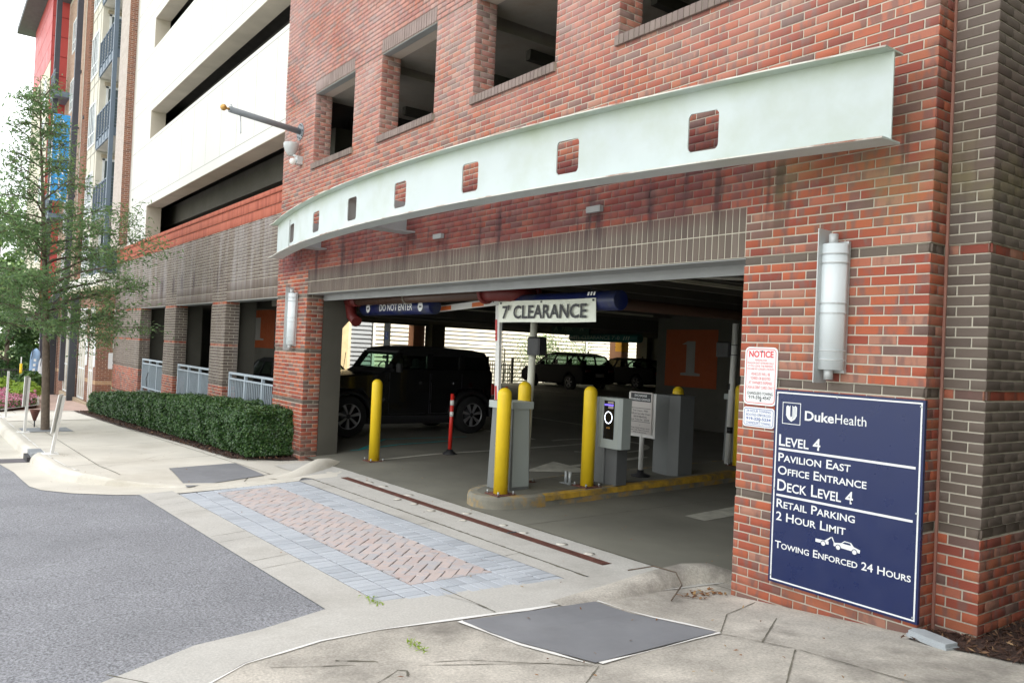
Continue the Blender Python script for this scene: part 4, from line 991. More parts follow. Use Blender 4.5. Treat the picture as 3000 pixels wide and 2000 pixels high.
sub('shield', mb, SIGNW, lg)
mb = MB()
for k in range(3): a = .010+k*.010; mb.box(cx+a, cx+a+.002, -.0322, -.0316, 1.70+k*.008, 1.79)
sub('shield_line', mb, NAVY, lg)
tw = obj('tow_pictogram', MB().prism([(-.677, .868), (-.677, .845), (-.575, .845), (-.575, .868)], -.0315, -.030, 'y').prism([(-.605, .868), (-.585, .868), (-.548, .905), (-.556, .905)], -.0315, -.030, 'y').prism([(-.556, .905), (-.546, .905), (-.528, .868), (-.535, .868)], -.0315, -.030, 'y')
    .prism([(-.535, .868), (-.535, .846), (-.340, .836), (-.338, .858), (-.385, .870), (-.405, .893), (-.455, .896), (-.478, .877)], -.0315, -.030, 'y'), SIGNW, sg)
mb = MB()
for wx, wz in ((-.615, .845), (-.50, .842), (-.378, .836)): mb.lathe([(.021, -.0325), (.021, -.0316)], (wx, 0, wz), 14, 'y')
mb.prism([(-.470, .877), (-.405, .874), (-.412, .888), (-.452, .890)], -.0322, -.0316, 'y'); sub('outline', mb, NAVY, tw)
mb = MB()
for wx, wz in ((-.615, .845), (-.50, .842), (-.378, .836)): mb.lathe([(.016, -.033), (.016, -.0326)], (wx, 0, wz), 14, 'y')
sub('wheel', mb, SIGNW, tw)
sh = MB()
for bx_, bz in ((-1.035, 1.87), (-.55, 1.885), (.04, 1.87), (-1.035, .52), (.035, .51), (-1.04, 1.17), (.035, 1.18)): 
    obj('screw', MB().lathe([(.0065, -.036), (.0065, -.030)], (bx_, 0, bz), 8, 'y'), GALV, sg)
nt_ = thing('notice_sign', 'white notice sign with red border and towing text beside the entrance', 'sign', (-1.22, -.01, 1.78))
x0, x1, z0_, z1_ = -1.368, -1.068, 1.778, 2.228
obj('panel', MB().prism(rpoly(x0, x1, z0_, z1_, .04), -.008, -.004, 'y'), SIGNW, nt_); obj('border', frame_xz(MB(), x0+.014, x1-.014, z0_+.014, z1_-.014, .005, -.009, 0, r=.03), SIGNR, nt_)
cx = (x0+x1)/2; YT = -.0092
text('NOTICE', cx, YT, 2.150, SIGNR, nt_, width=.225, cap=.050, bold=.03, align='c')
for s_, z_, w_ in (('PARKING FOR:', 2.119, .112), ('PAVILION EAST PATRONS ONLY.', 2.096, .245), ('IF YOU LEAVE THE PREMISES,', 2.073, .23), ('YOU ARE NO LONGER A PATRON.', 2.050, .25)): text(s_, cx, YT, z_, SIGNR, nt_, width=w_, cap=.016, align='c')
for s_, z_, w_ in (('VEHICLES WILL BE', 2.008, .175), ('TOWED OR BOOTED', 1.974, .185), ("AT OWNER'S EXPENSE", 1.940, .215), ('CASH & DEBIT CARD ONLY', 1.904, .25)): text(s_, cx, YT, z_, SIGNR, nt_, width=w_, cap=.023, align='c')
text("CHANDLER'S TOWING", cx, YT, 1.858, SIGNK, nt_, width=.235, cap=.023, bold=.01, align='c'); text('919-596-4547', cx, YT, 1.824, SIGNK, nt_, width=.205, cap=.026, bold=.012, align='c')
for z_ in (2.195, 1.815): obj('screw', MB().lathe([(.006, -.014), (.006, -.008)], (cx+.01, 0, z_), 8, 'y'), DKM, nt_)
nt_ = thing('notice_sign', 'small white towing sign with blue border under the red notice', 'sign', (-1.22, -.01, 1.6))
x0, x1, z0_, z1_ = -1.366, -1.077, 1.606, 1.760
obj('panel', MB().prism(rpoly(x0, x1, z0_, z1_, .025), -.008, -.004, 'y'), SIGNW, nt_); obj('border', frame_xz(MB(), x0+.010, x1-.010, z0_+.010, z1_-.010, .004, -.009, 0, r=.02), SIGNB, nt_)
cx = (x0+x1)/2
for s_, z_, w_, b_ in (('24 HOUR TOWING', 1.720, .225, 0), ('BOOTED ENFORCED', 1.690, .225, 0), ('919-220-5234', 1.660, .225, .02), ("CHANDLER'S TOWING", 1.628, .225, 0)): text(s_, cx, YT, z_, SIGNB, nt_, width=w_, cap=.021, bold=b_, align='c')
for z_ in (1.708, 1.655): obj('screw', MB().lathe([(.005, -.014), (.005, -.008)], (cx+.012, 0, z_), 8, 'y'), GALV, nt_)

# hanging clearance tubes
def tube_bar(name, label, x0_, x1_, y_, z_, r_, m_, chains):
    t = thing(name, label, 'clearance bar', ((x0_+x1_)/2, y_, z_)); obj('tube', MB().lathe([(r_*.93, x0_), (r_, x0_+.01), (r_, x1_-.01), (r_*.93, x1_)], (0, y_, z_), 28, 'x'), m_, t)
    for c_ in chains:
        mb = MB(); zz = z_+r_
        while zz < 3.5: mb.tube([(c_+(.006 if int(zz*40) % 2 else -.006), y_, zz), (c_, y_+(.005 if int(zz*40) % 2 else -.005), zz+.03)], .004, 5); zz += .026
        obj('chain', mb, DKM, t)
    return t
t = tube_bar('clearance_bar', 'hanging blue tube reading DO NOT ENTER over the exit lane', -10.27, -7.88, 1.0, 2.735, .115, BLUEC, (-9.5, -8.35))
text('DO NOT ENTER', -9.50, .883, 2.685, SIGNW, t, width=1.12, cap=.115, bold=.012)
for x in (-9.93, -8.13):
    o = obj('symbol', MB().lathe([(.075, .8825), (.075, .8835)], (x, 0, 2.735), 20, 'y'), SIGNW, t); sub('bar', MB().box(x-.04, x+.04, .8815, .8822, 2.723, 2.747), SIGNK, o)
t = tube_bar('clearance_bar', 'hanging blue tube behind the white seven foot clearance sheet', -6.06, -3.84, 1.0, 2.735, .115, BLUEC, (-5.35, -4.35))
mb = MB()
for x in (-5.98, -5.93, -5.88, -4.28, -4.23, -4.18): mb.prism([(x, 2.79), (x+.03, 2.79), (x+.045, 2.83), (x+.015, 2.83)], .8825, .8835, 'y')
obj('chevron', mb, SIGNW, t)
t = thing('clearance_sign', "white sheet reading 7' CLEARANCE hung on the blue tube", 'sign', (-5.0, .67, 2.46))
mb = MB(); n = 12; vs = []
for i in range(n+1):
    for j in range(5):
        u = i/n; v = j/4; x = -6.03+1.91*u+(.045*(1-v) if u < .5 else .0)*(1-2*u if u < .5 else 0)+.03*(1-v)*(u > .5)*(2*u-1); vs.append((x, .872-.012*(1-v)+.006*math.sin(u*9), 2.482+.275*v+.004*math.sin(u*7)))
mb.add(vs, [(i*5+j, (i+1)*5+j, (i+1)*5+j+1, i*5+j+1) for i in range(n) for j in range(4)]); o = obj('sheet', mb, mat('clearance_white', (.74, .77, .66), .5, var=.04), t); m_ = o.modifiers.new('thickness', 'SOLIDIFY'); m_.thickness = .004
o = text("7' CLEARANCE", -5.90, .834, 2.535, SIGNK, t, width=1.66, cap=.168, bold=.022); o.location.y += .014
for x in (-5.96, -5.1, -4.15): obj('grommet', MB().lathe([(.012, .855), (.012, .868)], (x, 0, 2.735), 8, 'y'), DKM, t)
t = tube_bar('clearance_bar', 'green hanging tube reading CLEARANCE far inside the garage', -17.5, -14.35, 12, 2.66, .13, GREENC, (-16.9, -15.2))
text("CLEARANCE 7'-0", -16.85, 11.865, 2.61, mat('dull_letter', (.38, .42, .36), .6, var=0), t, width=1.75, cap=.12)
mb = MB()
for x in (-17.25, -17.15, -17.05, -14.95, -14.85, -14.75): mb.prism([(x, 2.72), (x+.04, 2.72), (x+.09, 2.6), (x+.05, 2.6)] if x < -16 else [(x, 2.6), (x+.04, 2.6), (x+.09, 2.72), (x+.05, 2.72)], 11.864, 11.869, 'y')
obj('chevron', mb, mat('dull_letter', (.38, .42, .36), .6), t)
t = thing('hanging_sign', 'dark green hanging sign reading PARK above the green tube', 'sign', (-17.2, 11, 2.8))
obj('panel', MB().box(-17.6, -15.75, 11.2, 11.25, 2.72, 3.1), mat('dark_green', (.01, .05, .035), .5), t); text('PARK', -17.05, 11.195, 2.83, mat('dull_green_letter', (.12, .17, .12), .6), t, width=.55, cap=.14)
mb = MB()
for x in (-17.35, -16.1): mb.prism([(x-.1, 2.84), (x-.05, 2.84), (x, 2.92), (x+.05, 2.84), (x+.1, 2.84), (x, 2.99)], 11.19, 11.199, 'y')
obj('arrow', mb, mat('dull_green_letter', (.12, .17, .12), .6), t)

# =====================================================  GATES, MACHINES, BOLLARDS
def bollard(label, x, y, base, h=1.30, r=.088):
    z = base(x, y)
    t = thing('bollard', label, 'bollard', (x, y, z), 'yellow steel bollards in the entrance')
    pr = [(r, .012), (r, h-r)]+[(r*math.cos(R(a)), h-r+r*math.sin(R(a))) for a in range(15, 90, 15)]+[(.001, h)]
    o = obj('post', MB().lathe(pr, (x, y, z), 28), YEL, t)
    obj('base_plate', MB().box(x-.14, x+.14, y-.14, y+.14, z, z+.012), RST, t)
    for sx in (-1, 1):
        for sy in (-1, 1): obj('bolt', MB().lathe([(.012, .012), (.012, .05)], (x+sx*.112, y+sy*.112, z), 8), GALV, t)
b0 = bollard('yellow bollard at the left edge of the exit lane by the jamb', -9.40, .86, g, 1.36)
bollard('yellow bollard at the rounded tip of the island, in front of the gate cabinet', -5.28, .50, gi, 1.30)
bollard('yellow bollard beside the ticket machine', -5.16, 1.80, gi, 1.31)
bollard('yellow bollard behind the gate cabinet, half hidden by it', -5.86, 1.25, gi, 1.34)
bollard('yellow bollard at the far right end of the island by the second gate', -5.44, 5.26, gi, 1.30)
bollard('yellow bollard whose dome shows over the tall grey cabinet', -6.0, 4.42, gi, 1.24)
bollard('yellow bollard farthest back, beyond the second gate by the jamb', -5.55, 6.3, lambda x, y: g(x, y), 1.42)
def gate(x, y, label, arm_label, z_):
    t = thing('barrier_gate', label, 'barrier gate', (x, y, z_), 'lane barrier cabinets')
    P = lambda w_, d_, o_=0: [(x-w_/2, y-d_/2), (x+w_/2-.09, y-d_/2), (x+w_/2, y-d_/2+.09), (x+w_/2, y+d_/2), (x-w_/2, y+d_/2)]
    mb = MB(); h = 1.05; a, b = P(.36, .40), P(.31, .36); n = 5
    mb.add([(p[0], p[1], z_) for p in a]+[(p[0], p[1], z_+h) for p in b], [tuple(range(4, -1, -1)), tuple(range(5, 10))]+[(i, (i+1) % 5, 5+(i+1) % 5, 5+i) for i in range(5)]); obj('housing', mb, GREYM, t)
    obj('door', MB().add([(x+.182, y-.07, z_+.04), (x+.182, y+.19, z_+.04), (x+.161, y+.165, z_+h-.03), (x+.161, y-.07, z_+h-.03), (x+.175, y-.07, z_+.04), (x+.175, y+.19, z_+.04), (x+.154, y+.165, z_+h-.03), (x+.154, y-.07, z_+h-.03)], [(0, 1, 2, 3), (4, 7, 6, 5), (0, 4, 5, 1), (1, 5, 6, 2), (2, 6, 7, 3), (3, 7, 4, 0)]), GREYL, t)
    mb = MB(); c_ = P(.38, .43); mb.prism(c_, z_+h-.03, z_+h+.06, 'z'); obj('lid', mb, GREYL, t)
    return t
gt = gate(-5.58, .83, 'light grey barrier cabinet on the island behind the front bollard', '', gi(-5.46, .8)); gt2 = gate(-5.80, 5.75, 'second barrier cabinet far right behind the striped post', '', gi(-5.6, 5.7))
# articulated arm, standing up against the ceiling
ar = thing('barrier_boom', 'raised white barrier boom folded at the top, with red and orange reflectors', 'barrier', (-6.5, 1.32, 1.0))
mb = MB(); mb.prism([(-6.60, .92), (-6.51, .92), (-6.60, 2.76), (-6.70, 2.76)], 1.30, 1.345, 'y'); obj('boom', mb, WHT, ar)
for P_ in ([(-6.665, 2.25), (-6.625, 2.25), (-6.645, 2.55), (-6.685, 2.55)], [(-6.60, 1.33), (-6.56, 1.33), (-6.585, 1.61), (-6.625, 1.61)]): obj('reflector', MB().prism(P_, 1.293, 1.30, 'y'), mat('red_reflector', (.55, .02, .02), .4), ar)
obj('fold', MB().prism([(-6.60, 2.755), (-6.57, 2.79), (-6.555, 2.86), (-6.565, 2.905), (-6.84, 2.84), (-6.95, 2.832), (-8.37, 2.762), (-9.2, 2.672), (-9.2, 2.645), (-8.39, 2.669)], 1.262, 1.296, 'y'), WHT, ar)
for xa, xb in ((-8.14, -7.84), (-7.25, -6.95)): za = lambda x: 2.757+(x+8.14)*.045; obj('reflector', MB().prism([(xa, za(xa)), (xb, za(xb)), (xb, za(xb)-.062), (xa, za(xa)-.062)], 1.256, 1.262, 'y'), ORR, ar)
for xx, zz in ((-6.62, 2.86), (-6.70, 2.80), (-6.80, 2.81), (-6.86, 2.78), (-6.86, 2.82)): obj('bolt', MB().lathe([(.010, 1.256), (.010, 1.262)], (xx, 0, zz), 6, 'y'), DKM, ar)
obj('cable', MB().tube([(-6.55, 1.32, 2.85), (-6.47, 1.32, 1.2)], .004, 4), DKM, ar)
def sensor(x, y, z0_, z1_, label, bands=False, bx=.16):
    t = thing('sensor_post', label, 'post', (x, y, z0_)); obj('pole', MB().tube([(x, y, z0_), (x+.06, y, z1_)], .05, 16), WHT if bands else mat('cream_pole', (.62, .62, .52), .5), t)
    zc = z1_-.42; o = obj('loudspeaker', MB().bbox(x+bx-.14, x+bx+.13, y-.09, y+.06, zc-.13, zc+.12, .02), BLK, t)
    for dz in (-.09, .07): obj('clamp', MB().lathe([(.056, -.006), (.056, .006)], (x+.05, y, zc+dz), 14), DKM, t)
    if bands:
        for zz in (.55, 1.25): obj('stripe', MB().lathe([(.052, z0_+zz-.05), (.052, z0_+zz+.05)], (x+.02, y, 0), 16), BLK, t)
    return t
sensor(-6.10, 1.5, gi(-6, 1.5), 2.62, 'cream pole with a black reader box behind the gate cabinet')
sensor(-5.70, 5.32, gi(-5.7, 5.3), 2.72, 'white pole with black bands and a black box at the second gate', True, -.12)
# ticket machine
z_ = gi(-5.2, 2.3)
t = thing('ticket_machine', 'pay station with glowing ring on its black panel and light grey hood', 'ticket machine', (-5.1, 2.35, z_))
obj('pedestal', MB().bbox(-5.34, -5.0, 2.16, 2.36, z_, z_+.62, .008), GREYD, t); obj('back', MB().bbox(-5.42, -5.22, 2.14, 2.42, z_, z_+1.15, .008), GREYM, t)
mb = MB(); mb.prism([(-5.26, 2.06), (-5.17, 2.02), (-4.86, 2.02), (-4.82, 2.06), (-4.82, 2.22), (-5.26, 2.22)], .90, 1.56, 'z'); obj('hood', mb, GREYL, t)
sc = obj('screen_panel', MB().box(-5.12, -4.93, 2.012, 2.02, 1.02, 1.52), mat('screen_black', (.008, .008, .01), .15), t)
mb = MB(); n = 28; cx, cz = -5.03, 1.30
mb.add([(cx+r_*math.cos(2*math.pi*k/n), 2.0095, cz+r_*1.1*math.sin(2*math.pi*k/n)) for r_ in (.064, .072) for k in range(n)], [(k, (k+1) % n, n+(k+1) % n, n+k) for k in range(n)]); sub('ring_light', mb, mat('ring_glow', (.8, .85, .95), .3, emit=((.8, .88, 1), 1.1)), sc)
sub('display', MB().box(-5.11, -4.945, 2.0095, 2.0115, 1.455, 1.475), mat('screen_violet', (.1, .08, .5), .3, emit=((.15, .1, .8), .5)), sc); sub('sticker', MB().box(-5.05, -4.945, 2.0095, 2.0115, 1.485, 1.51).box(-5.04, -4.945, 2.0095, 2.0115, 1.42, 1.45), mat('sticker', (.5, .42, .38), .6), sc)
mb = MB(); 
for s_ in (-1, 1): mb.lathe([(.012, 2.0095), (.012, 2.0115)], (-5.03+s_*.018, 0, 1.165), 8, 'y')
sub('tap_symbol', mb, mat('amber', (.55, .28, .05), .5), sc)
z_ = gi(-5.2, 3.7); t = thing('grey_cabinet', 'tall plain dark grey cabinet on the island right of the tariff sign', 'cabinet', (-5.3, 3.75, z_))
mb = MB(); mb.prism([(-5.66, 3.54), (-5.30, 3.46), (-5.18, 3.56), (-5.18, 3.86), (-5.66, 3.9)], z_, 1.55, 'z'); obj('body', mb, GREYM, t); mb = MB(); mb.prism([(-5.67, 3.53), (-5.29, 3.45), (-5.17, 3.55), (-5.17, 3.87), (-5.67, 3.91)], 1.553, 1.575, 'z'); obj('lid', mb, GREYM, t)
# tariff sign
z_ = gi(-5.45, 3.05); t = thing('tariff_sign', 'parking tariff sign with black header on a white pole', 'sign', (-5.45, 3.06, z_))
obj('pole', MB().tube([(-5.45, 3.08, z_+.04), (-5.45, 3.08, 1.5)], .035, 14), WHT, t); obj('base', MB().lathe([(.14, 0), (.14, .02), (.05, .05), (.045, .09)], (-5.45, 3.08, z_), 16), BLK, t)
obj('panel', MB().box(-5.67, -5.235, 3.03, 3.045, 1.02, 1.61), mat('tariff_white', (.60, .56, .53), .5, var=.02), t); obj('header', MB().box(-5.65, -5.255, 3.026, 3.03, 1.475, 1.595), SIGNK, t)
obj('panel', MB().box(-5.72, -5.19, 3.06, 3.07, .97, 1.60), WHT, t)
YT = 3.0245
text('EXCHANGE', -5.4525, YT, 1.545, SIGNW, t, width=.24, cap=.032, bold=.012, align='c'); text('PARKING GARAGE', -5.4525, YT, 1.492, SIGNW, t, width=.37, cap=.032, bold=.012, align='c'); YT = 3.0285
for s_, zz, w_ in (('First 2 hours - FREE', 1.335, .29), ('$4.00 per hour after 2 hours', 1.292, .39), ('$30.00 Max/Daily', 1.249, .26), ('Lost Ticket Fee - $50.00', 1.208, .35), ('*', 1.13, .02), ('**Duke Health Parking is above', 1.092, .38), ('level 3 only. Please bring your', 1.062, .37), ('ticket to appointment.', 1.032, .27)): text(s_, -5.4525, YT, zz, SIGNK, t, width=w_, cap=.024 if zz > 1.15 else .017, align='c', bold=.012)
obj('rule', MB().box(-5.65, -5.255, 3.027, 3.03, 1.378, 1.384), SIGNK, t); obj('rule', MB().box(-5.65, -5.255, 3.027, 3.03, 1.186, 1.192), SIGNK, t)
# stub posts on the island
t = thing('post_stubs', 'pair of short grey metal stubs fixed on the island', 'post stub', (-5.45, 1.75, gi(-5.45, 1.75)))
for dx in (-.04, .04): obj('stub', MB().tube([(-5.45+dx, 1.72, gi(-5.4, 1.7)), (-5.45+dx, 1.72, gi(-5.4, 1.7)+.16)], .022, 8), GALV, t)
obj('base_plate', MB().box(-5.55, -5.35, 1.66, 1.78, gi(-5.4, 1.7), gi(-5.4, 1.7)+.008), GALV, t)
def delineator(label, x, y):
    z = g(x, y)+.004; t = thing('delineator', label, 'delineator post', (x, y, z), 'red flexible lane posts')
    obj('base', MB().lathe([(.13, 0), (.13, .015), (.075, .05), (.05, .09)], (x, y, z), 8), BLK, t); obj('post', MB().tube([(x, y, z+.08), (x+.015, y, z+1.06)], .034, 14), REDP, t)
    for a, b in ((.66, .75), (.86, .95)): obj('reflective_band', MB().lathe([(.0355, z+a), (.0355, z+b)], (x+.013, y, 0), 14), REFL, t)
delineator('red flexible post with white bands in the exit lane before the black off-road car', -9.31, 2.28)
delineator('red flexible post partly hidden behind the raised barrier arm', -11.3, 4.9)
# trench drain
t = thing('trench_drain', 'long narrow rust brown drain grate across the driveway', 'drain', (-5.4, -.23, g(-5.4, -.23)))
mb = MB(); mb.ribbon([(-8.18, -.286), (-5.0, -.286), (-2.6, -.286)], [(-8.18, -.276), (-5.0, -.276), (-2.6, -.276)], g, n=1, h=.009, sub=.4).ribbon([(-8.18, -.179), (-2.6, -.179)], [(-8.18, -.169), (-2.6, -.169)], g, n=1, h=.009, sub=.4); obj('frame', mb, RST, t)
mb = MB().ribbon([(-8.18, -.28), (-2.6, -.28)], [(-8.18, -.17), (-2.6, -.17)], g, n=1, h=-.002, sub=.4); obj('channel', mb, mat('drain_dark', (.02, .015, .012), .9), t)
mb = MB(); x = -8.17
while x < -2.62:
    z = g(x, -.23)+.009; mb.box(x, x+.016, -.276, -.179, z-.01, z)
    for yy in (-.265, -.24, -.215, -.19): mb.box(x+.005, x+.011, yy-.003, yy+.003, z, z+.003)
    x += .0245
obj('slat', mb, RST, t, kind='stuff')
obj('joint_plate', MB().box(-4.06, -4.03, -.28, -.175, g(-4, -.2), g(-4, -.2)+.014), DKM, t)

# =====================================================  BUILDING BEHIND THE GARAGE (lap siding in sun)
sd = thing('siding_building', 'cream lap sided building in dappled sun behind the garage', 'building', (-31, 20, 0))
LW = .20
def lap(y0_, y1_, z0_, z1_, m_, nm='siding_board'):
    z = z0_; n_ = 0; me = None; L = y1_-y0_
    me = MB().add([(0, -L/2, 0), (0, L/2, 0), (0, L/2, LW), (0, -L/2, LW), (.035, -L/2, 0), (.035, L/2, 0), (.008, L/2, LW), (.008, -L/2, LW)], [(4, 5, 6, 7), (0, 1, 5, 4), (3, 7, 6, 2), (0, 4, 7, 3), (1, 2, 6, 5)]).mesh(nm, m_)
    while z < z1_:
        o = bpy.data.objects.new(nm, me); COL.objects.link(o); setpar(o, sd); o.location = (-31, (y0_+y1_)/2, z); z += LW
obj('wall', MB().box(-31.4, -31.0, 6, 40, -1.5, 9), SIDE, sd)
lap(11.55, 18.6, -1, 8.5, SIDE); lap(18.72, 24.6, -1, 8.5, SIDE); lap(24.72, 37, -1, 8.5, SIDE); lap(10.35, 11.45, -1, 8.5, SIDEG)
obj('corner_board', MB().box(-31, -30.93, 10.2, 10.34, -1.2, 8.6), mat('trim_cream', (.72, .62, .44), .7), sd); obj('trim_board', MB().box(-31, -30.94, 11.44, 11.56, -1.2, 8.6), WHT, sd); obj('trim_board', MB().box(-31, -30.94, 18.6, 18.72, -1.2, 8.6), WHT, sd); obj('trim_board', MB().box(-31, -30.94, 24.6, 24.72, -1.2, 8.6), WHT, sd)
v = obj('vent', frame_xz(MB(), 0, 0, 0, 0, 0, 0, 0) if False else MB().box(-30.96, -30.90, 14.4, 15.25, 2.55, 3.15), WHT, sd)
for k in range(3): sub('louvre', MB().box(-30.9, -30.88, 14.55, 15.1, 2.66+k*.14, 2.74+k*.14), SIGNK, v)
obj('wall', MB().box(-31.0, -30.9, 8.2, 10.2, -1.2, 8.6), mat('warm_edge', (.66, .52, .30), .8), sd)
fn = thing('metal_fence', 'short run of black picket fence between the garage and the siding', 'fence', (-28.6, 17.5, .3))
me = MB().box(-.015, .015, -.012, .012, 0, 1.35).mesh('picket', BLK)
for k in range(13): o = bpy.data.objects.new('picket', me); COL.objects.link(o); setpar(o, fn); o.location = (-28.6, 16.1+k*.13, .2)
obj('rail', MB().box(-28.62, -28.58, 16, 17.8, 1.42, 1.46), BLK, fn); obj('rail', MB().box(-28.62, -28.58, 16, 17.8, .35, .39), BLK, fn); obj('post', MB().box(-28.65, -28.55, 17.75, 17.85, .2, 1.8), BLK, fn)
fr = thing('pipe_rail', 'white pipe rail frame in front of the cream siding', 'railing', (-29, 14.5, 1)); obj('rail', MB().tube([(-29, 12.5, .42), (-29, 17.6, .42)], .04, 6).tube([(-29, 17.6, .42), (-29, 17.6, 2.2), (-29, 17.4, 2.35), (-29, 15.5, 2.35)], .035, 6), WHT, fr)

# leafy sapling behind the cars
def sapling(x, y, z0_, h, r, n, label, m_=LEAFB, L=.10):
    t = thing('sapling', label, 'tree', (x, y, z0_)); mb = MB(); P = []; Nn = []
    for k in range(6):
        a = random.uniform(0, 6.28); top = Vector((x+math.cos(a)*r*random.uniform(.2, .8), y+math.sin(a)*r*random.uniform(.2, 1), z0_+h*random.uniform(.55, 1)))
        b = Vector((x+random.uniform(-.15, .15), y+random.uniform(-.15, .15), z0_)); m1 = b.lerp(top, .5)+Vector((random.uniform(-.1, .1), random.uniform(-.1, .1), .2)); mb.tube([b, m1, top], [.035, .02, .006], 5)
        for _ in range(n//6):
            u = random.uniform(.25, 1.05); p = b.lerp(m1, u*2) if u < .5 else m1.lerp(top, u*2-1); s_ = .18+.5*u*r*.5
            P.append(p+Vector((random.gauss(0, s_), random.gauss(0, s_), random.gauss(0, s_*.6)))); Nn.append((random.uniform(-.4, .4), random.uniform(-.4, .4), 1))
    obj('trunk', mb, BARK, t); obj('crown', leaves('crown', P, Nn, L, L*.5, m_), None, t)
    return t
sapling(-29.4, 20.6, .2, 3.3, 1.5, 3600, 'sunlit leafy sapling against the siding above the parked cars')
sapling(-29.6, 23.2, .2, 2.6, 1.1, 1500, 'smaller leafy shrub at the siding behind the sedan')

# =====================================================  CARS
def loftcar(t, secs, m_, name='body'):
    """secs: list of (x, [(y,z)...]) closed rings across the car"""
    pass
def wheel(t, c, r, w_, axis, side, style=0):
    """c centre of outer face, axis 'x' or 'y' of rotation, side = +-1 outward"""
    ax = axis; o_ = side
    def pt(l): return l
    pr = [(r*.62, 0.012*o_), (r*.66, .0*o_), (r*.93, .01*o_), (r, .05*o_*-1), (r, -w_*o_+.05*o_), (r*.9, -w_*o_)]
    cc = c
    ty = obj('wheel', MB().lathe([(a, b) for a, b in pr], cc, 32, axis, caps=False), TYRE, t)
    sub('hub', MB().lathe([(.001, -.03*o_), (r*.16, -.03*o_), (r*.62, -.07*o_)], cc, 24, axis), BLK, ty)
    sub('rim', MB().lathe([(r*.58, -.02*o_), (r*.60, .006*o_), (r*.63, .008*o_), (r*.645, -.01*o_)], cc, 32, axis, caps=False), ALLOY, ty)
    n = 7 if style == 0 else 5; mb = MB()
    for k in range(n):
        a = 2*math.pi*k/n+.2; d = .17 if style == 0 else .12
        P = [(r*.12, a-d*1.6), (r*.60, a-d*.8), (r*.60, a+d*.8), (r*.12, a+d*1.6)]
        pts = [(q*math.cos(b), q*math.sin(b)) for q, b in P]
        f = lambda u, v, h: (cc[0]+u, cc[1]+h, cc[2]+v) if axis == 'y' else (cc[0]+h, cc[1]+u, cc[2]+v)
        mb.add([f(u, v, .002*o_) for u, v in pts]+[f(u, v, -.05*o_) for u, v in pts], [(0, 1, 2, 3), (7, 6, 5, 4), (0, 4, 5, 1), (1, 5, 6, 2), (2, 6, 7, 3), (3, 7, 4, 0)])
    sub('spoke', mb, ALLOY, ty)
    return ty
